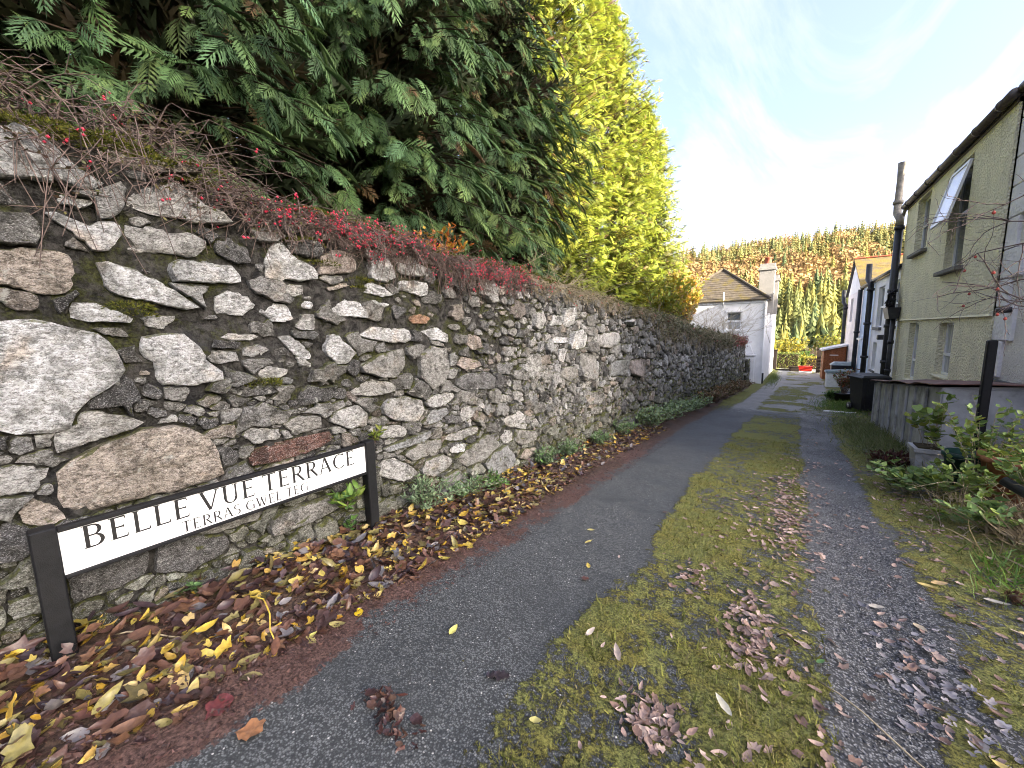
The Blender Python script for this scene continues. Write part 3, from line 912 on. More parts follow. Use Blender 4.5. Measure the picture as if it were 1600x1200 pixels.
# mortar and hearting behind the face stones: a rough sheet with a top and an end
_wy = np.concatenate([np.arange(-1.7, 6, .03), np.arange(6, 22.95, .1)]); _wv = np.linspace(0, 1, 100)
YY, VV = np.meshgrid(_wy, _wv)
ZZ = G(YY)-.3+VV*(wtop(YY)-.03+.05*(fbm(YY*3, 0, 0, 3, 71)-.5)-G(YY)+.3)
XX = xw(YY)+.046*(fbm(YY*5, ZZ*6, 0, 4, 72)-.5)+.040*(fbm(YY*17, ZZ*20, 0, 4, 73)-.5)-.006
rows = [np.stack([XX, YY, ZZ], -1)]
for k, (bk, dz) in enumerate(((.10, .035), (.25, .05), (.42, .02))):
    rows.append(np.stack([XX[-1]-bk, YY[-1], ZZ[-1]+dz+.05*(fbm(YY[-1]*6, bk*9, 0, 3, 75)-.5)], -1)[None])
rows.append(np.stack([XX[-1]-.44, YY[-1], ZZ[-1]-1.3], -1)[None])
A = np.concatenate(rows, 0); nr, nc = A.shape[:2]
ii = (np.arange(nr-1)[:, None]*nc+np.arange(nc-1)[None]).ravel()
fq = np.stack([ii, ii+1, ii+nc+1, ii+nc], 1)
link('mortar', mesh_np('mortar', A.reshape(-1, 3), fq, M['mortar'], smooth=True), wall)
ye = 22.9
mb = MB(); xe = float(xw(ye)); ge = float(G(ye)); te = float(wtop(ye))
mb.box(xe-.44, xe-.004, ye-.02, ye+.03, ge-.3, te-.02)
mb.build('wall_end', M['mortar'], wall)
# coping: rounded rough stones and turf humps along the top are built with the plants
# ------------------------------------------------------------------ street name sign
def glyph(ch):
    """strokes in a unit cap height: quads as 4 points; thick stems, thin arms, small wedge serifs"""
    T, t = .125, .060
    Q = []
    def ln(x0, y0, x1, y1, w0, w1=None):
        w1 = w0 if w1 is None else w1
        dx, dy = x1-x0, y1-y0; L = math.hypot(dx, dy); nx, ny = -dy/L, dx/L
        Q.append(((x0+nx*w0/2, y0+ny*w0/2), (x0-nx*w0/2, y0-ny*w0/2), (x1-nx*w1/2, y1-ny*w1/2), (x1+nx*w1/2, y1+ny*w1/2)))
    def stem(x, top=True, bot=True):
        ln(x, 0, x, 1, T)
        for f, yy in ((top, 1-.02), (bot, .02)):
            if f: ln(x-.12, yy, x+.12, yy, .035, .035)
    def arm(x0, x1, y, up=0):
        ln(x0, y, x1, y, t, t*1.1)
        if up: ln(x1-.012, y-.01*up, x1+.012, y+.12*up, .045, .03)
    def arc(cx, cy, rx, ry, a0, a1, wmax, wmin, n=14):
        pts = []
        for i in range(n+1):
            a = math.radians(a0+(a1-a0)*i/n); c, s_ = math.cos(a), math.sin(a)
            w = wmin+(wmax-wmin)*abs(c)**1.5
            pts.append(((cx+(rx+w/2)*c, cy+(ry+w/2*.8)*s_), (cx+(rx-w/2)*c, cy+(ry-w/2*.8)*s_)))
        for p, q in zip(pts, pts[1:]): Q.append((p[0], p[1], q[1], q[0]))
    if ch == 'B':
        stem(.16); ln(.16, .97, .34, .97, t); ln(.16, .53, .36, .53, t); ln(.16, .03, .36, .03, t)
        arc(.34, .75, .19, .22, -90, 90, T*.95, t); arc(.36, .28, .22, .25, -90, 90, T, t); w = .70
    elif ch == 'E':
        stem(.16); arm(.16, .52, .968, -1); arm(.16, .46, .52); ln(.46, .46, .46, .58, .03); arm(.16, .55, .032, 1); w = .64
    elif ch == 'L':
        stem(.16); arm(.16, .56, .032, 1); w = .62
    elif ch == 'V':
        ln(.08, 1, .39, .0, T, T); ln(.70, 1, .41, .02, t, t); ln(-.03, .98, .2, .98, .035); ln(.6, .98, .8, .98, .035); w = .80
    elif ch == 'U':
        ln(.16, 1, .16, .32, T); ln(.62, 1, .62, .30, t*1.3); arc(.39, .32, .23, .29, 180, 360, T*.9, t)
        ln(.04, .98, .28, .98, .035); ln(.5, .98, .74, .98, .035); w = .80
    elif ch == 'T':
        ln(.33, 0, .33, 1, T); ln(.03, .968, .63, .968, t); ln(.03, .99, .02, .86, .04, .03); ln(.63, .99, .64, .86, .04, .03); ln(.2, .02, .46, .02, .035); w = .68
    elif ch == 'R':
        stem(.16); ln(.16, .97, .34, .97, t); ln(.16, .50, .34, .50, t); arc(.34, .735, .20, .235, -90, 90, T*.95, t)
        ln(.34, .50, .66, .03, T, T*.8); ln(.6, .02, .76, .02, .035); w = .74
    elif ch == 'A':
        ln(.37, 1, .68, 0, T, T); ln(.35, .98, .08, 0, t, t); ln(.19, .34, .58, .34, t*.9); ln(-.02, .02, .19, .02, .035); ln(.56, .02, .8, .02, .035); w = .78
    elif ch == 'C':
        arc(.47, .5, .36, .47, 48, 312, T, t, 20); ln(.70, .86, .72, .98, .05, .03); ln(.70, .14, .74, .20, .05, .03); w = .80
    elif ch == 'G':
        arc(.47, .5, .36, .47, 48, 318, T, t, 20); ln(.70, .86, .72, .98, .05, .03); ln(.72, .46, .72, .08, T*.9); ln(.58, .46, .84, .46, .04); w = .90
    elif ch == 'S':
        arc(.29, .745, .19, .225, 40, 270, T*.85, t, 14); arc(.29, .27, .21, .24, 90, -140, T*.95, t, 14); ln(.43, .86, .46, .97, .04, .03); ln(.11, .15, .08, .02, .04, .03); w = .58
    elif ch == 'W':
        ln(.06, 1, .29, 0, T*.95); ln(.48, .98, .30, .02, t); ln(.45, 1, .68, 0, T*.95); ln(.92, 1, .70, .02, t)
        ln(-.03, .98, .18, .98, .035); ln(.82, .98, 1.0, .98, .035); w = 1.02
    return Q, w

SX = -2.655
sign = empty('street_name_sign', (SX, .13, gz1(SX, .13)), 0, 'low white street name sign with black lettering between two black posts', 'sign')
for ya, yb, zb in ((.085, .168, -.12), (1.748, 1.828, -.35)):
    MB().box(SX-.06, SX+.022, ya, yb, zb, .722, .006).build('post', M['black_paint'], sign)
MB().box(SX-.028, SX+.012, .168, 1.748, .690, .714, .004).build('top_rail', M['black_paint'], sign)
MB().box(SX-.028, SX+.010, .168, 1.748, .462, .482, .004).build('bottom_rail', M['black_paint'], sign)
plate = MB().box(SX-.02, SX, .168, 1.748, .482, .690).build('plate', M['sign_white'], sign)
def write(text, ya, yb, z0, h, wordgap):
    xs_, cur = [], 0.
    for ch in text:
        if ch == ' ': cur += wordgap; continue
        q, w = glyph(ch); xs_.append((ch, q, cur)); cur += w+.06
    k = (yb-ya)/cur
    for ch, q, off in xs_:
        m = MB()
        for i, quad in enumerate(q):
            d = .0012+.00012*(i % 9)
            p = [(SX+.0004, ya+(off+a)*k, z0+b*h) for a, b in quad]+[(SX+d, ya+(off+a)*k, z0+b*h) for a, b in quad]
            m.hexa(p)
        m.build('letter', M['letter'], plate)
write('BELLE VUE TERRACE', .235, 1.665, .574, .112, .30)
write('TERRAS GWEL TEG', .60, 1.30, .492, .062, .34)
# ------------------------------------------------------------------ houses
def facade(parent, name, mat, X, y0, y1, zb, z1, ops, depth=.18, slope=True):
    """wall in the plane x = X facing -x, openings (ya, yb, za, zc) cut through with reveals"""
    ys = sorted({y0, y1}|{o[0] for o in ops}|{o[1] for o in ops}); zs = sorted({zb, z1}|{o[2] for o in ops}|{o[3] for o in ops})
    m = MB()
    for a, b in zip(ys, ys[1:]):
        for c, d in zip(zs, zs[1:]):
            cy, cz = (a+b)/2, (c+d)/2
            if any(o[0] < cy < o[1] and o[2] < cz < o[3] for o in ops): continue
            m.add([(X, a, c), (X, a, d), (X, b, d), (X, b, c)], [(0, 1, 2, 3)])
    for (a, b, c, d) in ops:
        D = X+depth
        m.add([(X, a, c), (D, a, c), (D, a, d), (X, a, d)], [(0, 1, 2, 3)])
        m.add([(X, b, c), (X, b, d), (D, b, d), (D, b, c)], [(0, 1, 2, 3)])
        m.add([(X, a, d), (D, a, d), (D, b, d), (X, b, d)], [(0, 1, 2, 3)])
        m.add([(X, a, c), (X, b, c), (D, b, c), (D, a, c)], [(0, 1, 2, 3)])
    return m.build(name, mat, parent)

def window(parent, X, a, b, c, d, bars=(), mid=None, mat='upvc', glass='glass', fw=.055, nm='window'):
    """frame set in the opening, with panes as sub-parts; bars: extra vertical bars (fraction); mid: transom z"""
    m = MB()
    x0, x1 = X, X+.05
    m.box(x0, x1, a, a+fw, c, d); m.box(x0, x1, b-fw, b, c, d)
    m.box(x0+.002, x1-.002, a+fw, b-fw, c, c+fw); m.box(x0+.002, x1-.002, a+fw, b-fw, d-fw, d)
    if mid is not None: m.box(x0-.004, x1-.004, a+fw, b-fw, mid-.03, mid+.03)
    for f in bars:
        yy = a+(b-a)*f; m.box(x0+.004, x1-.006, yy-.02, yy+.02, c+fw, d-fw)
    fr = m.build(nm, M[mat], parent)
    zs = [c+fw]+([mid-.03, mid+.03] if mid is not None else [])+[d-fw]
    ysb = [a+fw]+[v for f in bars for v in (a+(b-a)*f-.02, a+(b-a)*f+.02)]+[b-fw]
    for i in range(0, len(zs), 2):
        for j in range(0, len(ysb), 2):
            MB().box(x0+.026, x0+.032, ysb[j], ysb[j+1], zs[i], zs[i+1]).build('pane', M[glass], fr)
    return fr

def roof_prism(parent, X0, X1, y0, y1, ze, zr, mat, over=.12, th=.07, xr=None):
    xm = (X0+X1)/2 if xr is None else xr
    m = MB()
    for xa, xb in ((X0-over, xm), (X1+over, xm)):
        p = [(xa, y0, ze), (xb, y0, zr), (xb, y1, zr), (xa, y1, ze)]
        q = [(x, y, z+th) for x, y, z in p]
        m.hexa(p+q if xa < xb else [p[k] for k in (3, 2, 1, 0)]+[q[k] for k in (3, 2, 1, 0)])
    r = m.build('roof', mat, parent)
    return r

def shell(parent, X0, X1, y0, y1, zb, ze, zr, mat, nm='side_wall'):
    """gable ends and back wall"""
    xm = (X0+X1)/2
    m = MB()
    for y in (y0, y1):
        m.add([(X0, y, zb), (X1, y, zb), (X1, y, ze), (xm, y, zr), (X0, y, ze)], [(0, 1, 2, 3, 4)])
    m.add([(X1, y0, zb), (X1, y1, zb), (X1, y1, ze), (X1, y0, ze)], [(0, 1, 2, 3)])
    return m.build(nm, mat, parent)

def stack_pipe(parent, pts, r, mat, collars=(), nm='soil_pipe'):
    p = MB().tube(pts, r, 12).build(nm, mat, parent, smooth=True)
    for (x, y, z) in collars:
        MB().tube([(x, y, z-.05), (x, y, z+.05)], r*1.28, 12).build('collar', mat, p, smooth=True)
    return p

# --- cream pebbledashed house
X = 2.80
ya, yb = 10.10, 17.20
g0 = float(G(yb))-.3
H1 = empty('cream_house', (X, 13.6, float(G(13.6))), 0, 'cream pebbledash house with an open top-hung window and a tall black soil pipe', 'house')
ops_lo = [(11.95, 12.92, .40, 1.56), (14.60, 15.60, .02, 1.58)]
ops_up = [(11.86, 13.02, 2.74, 4.84), (14.70, 15.92, 3.52, 4.93)]
facade(H1, 'lower_wall', M['yellow'], X, ya, yb, g0, 1.66, ops_lo, .2)
facade(H1, 'upper_wall', M['yellow'], X-.035, ya, yb, 1.69, 5.06, ops_up, .235)
MB().hexa([(X-.05, ya, 1.655), (X+.02, ya, 1.655), (X+.02, yb, 1.655), (X-.05, yb, 1.655), (X-.03, ya, 1.70), (X+.02, ya, 1.70), (X+.02, yb, 1.70), (X-.03, yb, 1.70)]).build('drip_course', M['cream_edge'], H1)
shell(H1, X, 9.6, ya, yb, g0, 5.0, 7.2, M['yellow'])
window(H1, X+.12, 11.95, 12.92, .40, 1.56, (.5,), .86, 'upvc', 'curtain')
window(H1, X+.12, 14.60, 15.60, .02, 1.58, (.5,), .55, 'upvc', 'curtain')
window(H1, X+.10, 14.70, 15.92, 3.52, 4.93, (.5,), 4.2, 'upvc', 'glass')
w2 = window(H1, X+.10, 11.86, 13.02, 2.74, 4.84, (), 3.86, 'upvc', 'glass')
MB().box(X-.0345, X+.2, ya, ya+.03, 1.70, 5.05).build('corner_return', M['yellow'], H1)
# open top-hung casement swung out
cs = MB()
hy0, hy1, hz, hx = 11.90, 13.0, 4.74, X-.03
L, an = 1.12, math.radians(13)
def cpt(y, t, o=0.0): return (hx-math.sin(an)*t-math.cos(an)*o, y, hz-math.cos(an)*t+math.sin(an)*o)
def cbar(m, y0_, y1_, t0, t1, o0=0.0, o1=.045):
    m.hexa([cpt(y0_, t0, o0), cpt(y1_, t0, o0), cpt(y1_, t1, o0), cpt(y0_, t1, o0), cpt(y0_, t0, o1), cpt(y1_, t0, o1), cpt(y1_, t1, o1), cpt(y0_, t1, o1)])
for (p, q, r_, s_) in ((hy0, hy0+.06, 0, L), (hy1-.06, hy1, 0, L), (hy0+.06, hy1-.06, 0, .06), (hy0+.06, hy1-.06, L-.06, L)): cbar(cs, p, q, r_, s_)
csf = cs.build('open_casement', M['upvc'], H1)
pm = MB(); cbar(pm, hy0+.06, hy1-.06, .06, L-.06, .018, .026); pm.build('pane', M['frost'], csf)
for (a, b, z) in ((11.70, 13.16, 2.70), (14.55, 16.02, 3.48)):
    MB().box(X-.15, X+.12, a, b, z-.09, z-.002, .012).build('window_sill', M['sill'], H1)
for (a, b, z) in ((11.9, 12.97, .40), (14.55, 15.65, .02)):
    MB().box(X-.05, X+.13, a, b, z-.05, z-.002, .008).build('window_sill', M['cream_edge'], H1)
rf = roof_prism(H1, X, 9.6, ya-.02, yb+.02, 5.02, 7.25, M['slate_dark'], .10)
gm = MB(); gm.tube([(X-.12, ya-.1, 5.10), (X-.12, yb+.05, 5.10)], .075, 12); gut = gm.build('gutter', M['gutter'], H1, smooth=True)
for k in range(7): MB().tube([(X-.12, 10.4+k*1.05, 5.10), (X-.12, 10.46+k*1.05, 5.10)], .088, 12).build('gutter_bracket', M['gutter'], gut, smooth=True)
MB().box(X-.055, X+.02, ya, yb, 4.98, 5.09).build('fascia', M['gutter'], H1)
MB().box(6.0, 6.5, 12.2, 13.3, 6.9, 8.6, .02).build('chimney', M['grey_render'], rf)
px, py = X-.18, 17.25
stack_pipe(H1, [(px, py, float(G(py))-.1), (px, py, 1.3), (px, py, 4.55)], .098, M['pipe'], [(px, py, z) for z in (.35, 1.5, 2.6, 4.5)])
stack_pipe(H1, [(px, py, 4.55), (px, py+.02, 4.78), (px-.02, py+.42, 5.02), (px-.02, py+.46, 5.35), (px-.02, py+.46, 6.55)], .10, M['pipe_grey'], [(px-.02, py+.46, 5.36)], 'vent_pipe')
stack_pipe(H1, [(px+.02, py-.38, float(G(py))-.1), (px+.02, py-.38, 1.85)], .06, M['pipe'], [(px+.02, py-.38, z) for z in (.1, 1.0)], 'waste_pipe')
MB().hexa([(px-.10, py-.55, 1.72), (px+.12, py-.55, 1.72), (px+.12, py+.12, 1.72), (px-.10, py+.12, 1.72), (px-.17, py-.62, 2.06), (px+.14, py-.62, 2.06), (px+.14, py+.16, 2.06), (px-.17, py+.16, 2.06)]).build('hopper_head', M['pipe'], H1)
m = MB()
for k in range(9):
    a = [(px-.05+random.uniform(-.1, .1), py-.2+random.uniform(-.32, .28), 2.05+random.uniform(0, .55)) for _ in range(5)]
    m.tube(a, .026, 6)
m.build('bundled_cable', M['cable'], H1, smooth=True)
m = MB(); m.tube([(X-.10, py-.15, 5.06), (X-.11, py+.1, 4.85), (px, py+.02, 4.7)], .045, 10); m.build('gutter_outlet', M['pipe_grey'], H1, smooth=True)

# --- rough grey-white house nearest the camera, mostly out of frame
HN = empty('grey_rendered_house', (2.84, 8.3, float(G(8.3))), 0, 'rough grey-white rendered house with pale corner stones, cut off by the right edge', 'house')
Xn = 2.86
facade(HN, 'front_wall', M['grey_render'], Xn, 6.6, 10.098, .62, 5.1, [], .2)
MB().box(Xn-.05, Xn+.25, 6.6, 10.097, -1.3, .62).build('plinth', M['dark_plinth'], HN)
shell(HN, Xn+.01, 9.6, 6.6, 10.06, -1.4, 5.1, 7.2, M['grey_render'])
z = .66; k = 0
while z < 5.0:
    h = random.uniform(.42, .62); wdt = .66 if k % 2 else .38
    MB().box(Xn-.045, Xn+.1, 10.09-wdt, 10.097, z, min(z+h, 5.04)-.012, .012).build('corner_stone', M['pale_stone'], HN)
    z += h; k += 1
rfn = roof_prism(HN, Xn, 9.6, 6.55, 10.07, 5.1, 7.25, M['slate_dark'], .12)
MB().tube([(Xn-.1, 6.6, 5.14), (Xn-.1, 9.96, 5.14)], .075, 10).build('gutter', M['gutter'], HN, smooth=True)
MB().box(5.8, 6.5, 8.2, 9.2, 6.9, 8.8, .02).build('chimney', M['grey_render'], rfn)
MB().tube([(2.66, 9.52, 1.72), (3.0, 9.5, 1.76)], .045, 10).build('overflow_pipe', M['pipe'], HN, smooth=True)

# --- the lower terrace: white, pale blue, pale pink
def terrace(nm, label, X, y0, y1, ze, zr, mat, ups, los, doors, ridge=True):
    H = empty(nm, (X, (y0+y1)/2, float(G((y0+y1)/2))), 0, label, 'house')
    gb = float(G(y1))-.3
    ops = [u[:4] for u in ups]+[l[:4] for l in los]+[d[:4] for d in doors]
    facade(H, 'front_wall', mat, X, y0, y1, gb, ze, ops, .16)
    for (a, b, c, d) in ups:
        window(H, X+.09, a, b, c, d, (.5,), (c+d)/2, 'upvc', 'glass')
        MB().box(X-.09, X+.10, a-.06, b+.06, c-.11, c-.002, .01).build('window_sill', M['sill'], H)
    for (a, b, c, d) in los:
        window(H, X+.09, a, b, c, d, (.5,), c+(d-c)*.62, 'upvc', 'glass')
        MB().box(X-.06, X+.10, a-.05, b+.05, c-.08, c-.002, .01).build('window_sill', M['sill'], H)
    for (a, b, c, d, dm) in doors:
        fr = MB().box(X+.06, X+.12, a, b, c, d).build('door', M[dm], H)
        m = MB()
        for i in range(2):
            for j in range(4):
                yy = a+.08+i*((b-a)/2-.02); zz = c+.35+j*((d-c-.45)/4)
                m.box(X+.050, X+.061, yy, yy+(b-a)/2-.14, zz, zz+(d-c-.45)/4-.06)
        m.build('door_pane', M['curtain'], fr)
    if ridge:
        shell(H, X+.01, X+6.2, y0+.01, y1-.01, gb, ze, zr, mat)
        roof_prism(H, X, X+6.2, y0-.02, y1+.02, ze, zr+.03, M['slate_dark'], .10)
    MB().tube([(X-.10, y0+.02, ze+.04), (X-.10, y1-.02, ze+.04)], .06, 10).build('gutter', M['pipe'], H, smooth=True)
    return H
gW = float(G(19.5))
HW = terrace('white_house', 'white rendered terrace house with a varnished glazed door beside the cream house', 2.85, 17.24, 22.28, 3.32, 5.6, M['white_render'],
             [(17.75, 18.62, 1.50, 3.0), (20.15, 21.35, 1.45, 3.0)], [(20.65, 21.45, -.25, .85)], [(18.02, 18.9, -1.15, .92, 'orange_door')])
MB().box(2.66, 2.86, 19.3, 19.5, 1.0, 1.18, .02).build('wall_lamp', M['pipe'], HW)
stack_pipe(HW, [(2.70, 22.2, -1.4), (2.70, 22.2, 3.2), (2.66, 22.75, 3.45), (2.66, 22.8, 4.1)], .10, M['pipe'], [(2.70, 22.2, z) for z in (.2, 1.6, 3.0)])
HB = terrace('pale_blue_house', 'narrow pale blue rendered terrace house behind the white one', 2.88, 22.32, 25.72, 3.30, 5.4, M['blue_render'],
             [], [], [(23.1, 23.95, -1.4, .65, 'blue_render')])
MB().box(2.62, 2.87, 22.9, 24.2, .88, .96).build('door_canopy', M['white_plastic'], HB)
stack_pipe(HB, [(2.75, 25.62, -1.6), (2.75, 25.62, 3.25)], .09, M['pipe'], [(2.75, 25.62, 1.2)], 'down_pipe')
# pink house: gable to the lane, mossy slope to the camera
Xp, p0, p1, pe, pr = 2.90, 25.80, 31.90, 3.30, 5.15
HP = empty('pale_pink_house', (Xp, 28.8, float(G(28.8))), 0, 'pale pink house with a gable to the lane and golden mossy roof slope', 'house')
ops = [(29.35, 30.45, 1.75, 3.05), (26.9, 27.9, 1.75, 3.0), (27.0, 27.9, -1.0, .4)]
facade(HP, 'front_wall', M['pink_render'], Xp, p0, p1, -2.0, pe, ops, .16)
mid = 29.6
MB().add([(Xp, p0, pe+.001), (Xp, mid, pr), (Xp, p1, pe+.001)], [(0, 1, 2)]).build('gable', M['white_render'], HP)
for (a, b, c, d) in ops:
    window(HP, Xp+.09, a, b, c, d, (.5,), None, 'upvc', 'glass')
MB().add([(Xp+.01, p0, -2), (Xp+9, p0, -2), (Xp+9, p0, pe), (Xp+.01, p0, pe)], [(0, 1, 2, 3)]).build('side_wall', M['white_render'], HP)
MB().add([(Xp+.01, p1, -2), (Xp+9, p1, -2), (Xp+9, p1, pe), (Xp+.01, p1, pe)], [(3, 2, 1, 0)]).build('side_wall', M['pink_render'], HP)
def slab(a, b, c, d, th=.07):
    m = MB(); m.hexa([a, b, c, d]+[(p[0], p[1], p[2]+th) for p in (a, b, c, d)]); return m
rp = slab((Xp-.12, p0-.15, pe-.07), (Xp+9, p0-.15, pe-.07), (Xp+9, mid, pr), (Xp-.12, mid, pr)).build('roof', M['slate_gold'], HP)
slab((Xp-.12, mid, pr), (Xp+9, mid, pr), (Xp+9, p1+.15, pe-.07), (Xp-.12, p1+.15, pe-.07)).build('roof', M['slate_dark'], HP)
m = MB()
for k in range(18): m.box(Xp-.12+k*.5, Xp+.36+k*.5, mid-.12, mid+.12, pr+.04, pr+.12, .02)
m.build('ridge_tile', M['brick'], rp)
stack_pipe(HP, [(2.78, 31.7, -2), (2.78, 31.7, 2.75), (2.7, 32.1, 2.95), (2.7, 32.15, 3.7)], .10, M['pipe'], [(2.78, 31.7, z) for z in (.1, 2.6)])
m = MB(); m.tube([(7.2, 27.4, 4.2), (7.2, 27.4, 6.6)], .03, 8)
for k, w_ in enumerate((.55, .5, .42)): m.tube([(7.2-.5+k*.5, 27.4-w_, 6.45), (7.2-.5+k*.5, 27.4+w_, 6.45)], .014, 6)
m.tube([(6.5, 27.4, 6.45), (8.0, 27.4, 6.45)], .016, 6)
m.build('aerial', M['pipe'], rp)

# --- white cottage across the end of the wall, slate hipped roof
cx0, cx1, cy0, cy1 = -5.75, -1.05, 24.5, 35.6
ce = 2.98; cb = float(G(cy1))-.4
HC = empty('white_cottage', (-3.4, 30, float(G(30))), 0, 'white cottage with mossy hipped slate roof and a tall chimney beyond the wall', 'house')
wop = (-2.80, -2.12, 1.42, 2.36)
xs_ = [cx0, wop[0], wop[1], cx1]; zs_ = [cb, wop[2], wop[3], ce]
m = MB()
for i in range(3):
    for j in range(3):
        if i == 1 and j == 1: continue
        m.add([(xs_[i], cy0, zs_[j]), (xs_[i+1], cy0, zs_[j]), (xs_[i+1], cy0, zs_[j+1]), (xs_[i], cy0, zs_[j+1])], [(0, 1, 2, 3)])
D = .14
a, b, c, d = wop
m.add([(a, cy0, c), (b, cy0, c), (b, cy0+D, c), (a, cy0+D, c)], [(0, 1, 2, 3)]); m.add([(a, cy0, d), (a, cy0+D, d), (b, cy0+D, d), (b, cy0, d)], [(0, 1, 2, 3)])
m.add([(a, cy0, c), (a, cy0+D, c), (a, cy0+D, d), (a, cy0, d)], [(0, 1, 2, 3)]); m.add([(b, cy0, c), (b, cy0, d), (b, cy0+D, d), (b, cy0+D, c)], [(0, 1, 2, 3)])
m.build('front_wall', M['white_render'], HC)
m = MB()
sw = [(cx1, cy0, cb), (cx1+.22, cy1, cb), (cx1+.22, cy1, ce), (cx1, cy0, ce)]
m.add(sw, [(0, 1, 2, 3)]); m.add([(cx0, cy0, cb), (cx0, cy0, ce), (cx0, cy1, ce), (cx0, cy1, cb)], [(0, 1, 2, 3)])
m.add([(cx0, cy1, cb), (cx0, cy1, ce), (cx1+.22, cy1, ce), (cx1+.22, cy1, cb)], [(0, 1, 2, 3)])
m.build('side_wall', M['white_render'], HC)
m = MB(); w_ = .05
m.box(a, a+w_, cy0+.06, cy0+.11, c, d); m.box(b-w_, b, cy0+.06, cy0+.11, c, d); m.box(a+w_, b-w_, cy0+.062, cy0+.108, c, c+w_); m.box(a+w_, b-w_, cy0+.062, cy0+.108, d-w_, d); m.box(a+w_, b-w_, cy0+.055, cy0+.1, (c+d)/2-.05, (c+d)/2+.05)
wf = m.build('window', M['upvc'], HC)
MB().box(a+w_, b-w_, cy0+.085, cy0+.09, c+w_, (c+d)/2-.05).build('pane', M['curtain'], wf)
MB().box(a+w_, b-w_, cy0+.085, cy0+.09, (c+d)/2+.05, d-w_).build('pane', M['glass'], wf)
MB().box(a-.08, b+.08, cy0-.05, cy0-.002, d+.01, d+.13).build('window_head', M['white_render'], HC)
MB().box(a-.06, b+.06, cy0-.06, cy0-.002, c-.09, c-.01).build('window_sill', M['white_render'], HC)
MB().box(cx0-.02, cx1+.02, cy0-.04, cy0-.002, ce-.16, ce-.04).build('eaves_board', M['upvc'], HC)
MB().box(cx1-.03, cx1+.012, cy0-.06, cy0-.005, cb, ce-.2).build('corner_strip', M['white_render'], HC)
# hipped roof of slate courses: each course a lapped strip on each slope
o_ = .16
e = [(cx0-o_, cy0-o_), (cx1+o_+.02, cy0-o_), (cx1+.22+o_, cy1+o_), (cx0-o_, cy1+o_)]
ap0, ap1, zt = (-3.42, 27.1), (-3.32, 33.0), 4.98
ns = 15
rc = None
m0 = MB()
def slope(p, q, r, s_, n):
    """courses from eave p-q up to s_-r"""
    for k in range(n):
        t0, t1 = k/n, (k+1)/n
        P = [p[i]+(s_[i]-p[i])*t0 for i in range(3)]; Q = [q[i]+(r[i]-q[i])*t0 for i in range(3)]
        R_ = [q[i]+(r[i]-q[i])*t1 for i in range(3)]; S_ = [p[i]+(s_[i]-p[i])*t1 for i in range(3)]
        up = .035
        m0.add([(P[0], P[1], P[2]), (Q[0], Q[1], Q[2]), (Q[0], Q[1], Q[2]+up), (P[0], P[1], P[2]+up), (R_[0], R_[1], R_[2]+.004), (S_[0], S_[1], S_[2]+.004)], [(0, 1, 2, 3), (3, 2, 4, 5)])
E0, E1, E2, E3 = [(x, y, ce-.02) for x, y in e]
A0, A1 = (*ap0, zt), (*ap1, zt)
slope(E0, E1, A0, A0, ns); slope(E1, E2, A1, A0, ns); slope(E2, E3, A1, A1, ns); slope(E3, E0, A0, A1, ns)
rc = m0.build('roof', M['slate'], HC)
m = MB(); m.add([E0, E1, E2, E3], [(3, 2, 1, 0)]); m.build('soffit', M['gutter'], rc)
m = MB()
for p, q in ((E0, A0), (E1, A0), (E2, A1), (E3, A1), (A0, A1)): m.tube([(p[0], p[1], p[2]+.06), (q[0], q[1], q[2]+.06)], .07, 6)
m.build('hip_tile', M['slate'], rc)
for (xc, yc, w_, h_) in ((-1.13, 26.3, .36, 4.96), (-.98, 28.9, .34, 4.6)):
    st = MB(); st.box(xc-w_, xc+w_, yc-w_, yc+w_, 2.3, h_, .01); st.box(xc-w_-.06, xc+w_+.06, yc-w_-.06, yc+w_+.06, h_-.35, h_-.2, .01); ch = st.build('chimney', M['chimney_render'], rc)
    MB().lathe((xc, yc, h_), [(.19, 0), (.17, .05), (.15, .28), (.18, .30), (.18, .36), (.12, .36)], 12).build('chimney_pot', M['brick'], ch, True)
MB().tube([(-3.0, cy0-.08, 2.7), (-3.0, cy0-.08, 3.45)], .035, 8).build('vent_pipe', M['upvc'], HC, True)
MB().box(cx1+.02, cx1+.10, cy0+.1, cy0+.22, cb, -.9).build('drain_boot', M['pipe'], HC)
# lean-to and garden wall pieces between the long wall and the cottage
LT = empty('garden_wall', (-1.9, 23.7, float(G(23.7))), 0, 'short stepped white garden wall between the stone wall and the cottage', 'wall')
MB().box(-2.3, -1.35, 23.9, 24.1, -2.0, .05, .03).build('wall_panel', M['white_render'], LT)
MB().hexa([(-2.3, 23.86, .05), (-1.3, 23.86, .05), (-1.3, 24.14, .05), (-2.3, 24.14, .05), (-2.3, 23.86, .12), (-1.3, 23.86, .12), (-1.3, 24.14, .12), (-2.3, 24.14, .12)]).build('coping', M['pale_stone'], LT)
MB().hexa([(-2.1, 24.2, -.1), (-1.35, 24.2, -.1), (-1.35, 24.4, -.1), (-2.1, 24.4, -.1), (-2.1, 24.2, .62), (-1.62, 24.2, .62), (-1.62, 24.4, .62), (-2.1, 24.4, .62)]).build('step_buttress', M['white_render'], LT)
LS = empty('low_stone_wall', (-1.6, 23.3, float(G(23.3))), 0, 'short low rubble wall stub at the far end of the long wall', 'wall')
parts_ = []
for k in range(46):
    cy, cz = random.uniform(22.98, 23.75), random.uniform(-1.75, -.15)
    ang = np.linspace(0, 2*np.pi, 10, endpoint=False); rad = np.random.default_rng(k).uniform(.05, .11, 10)
    V, F = stone_mesh(cy, cz, ang, rad, .02, _rng, False); parts_.append((V+np.array([.14, 0, 0]), F, np.repeat(np.array([TONES['g']])*random.uniform(.7, 1.2), len(V), 0)))
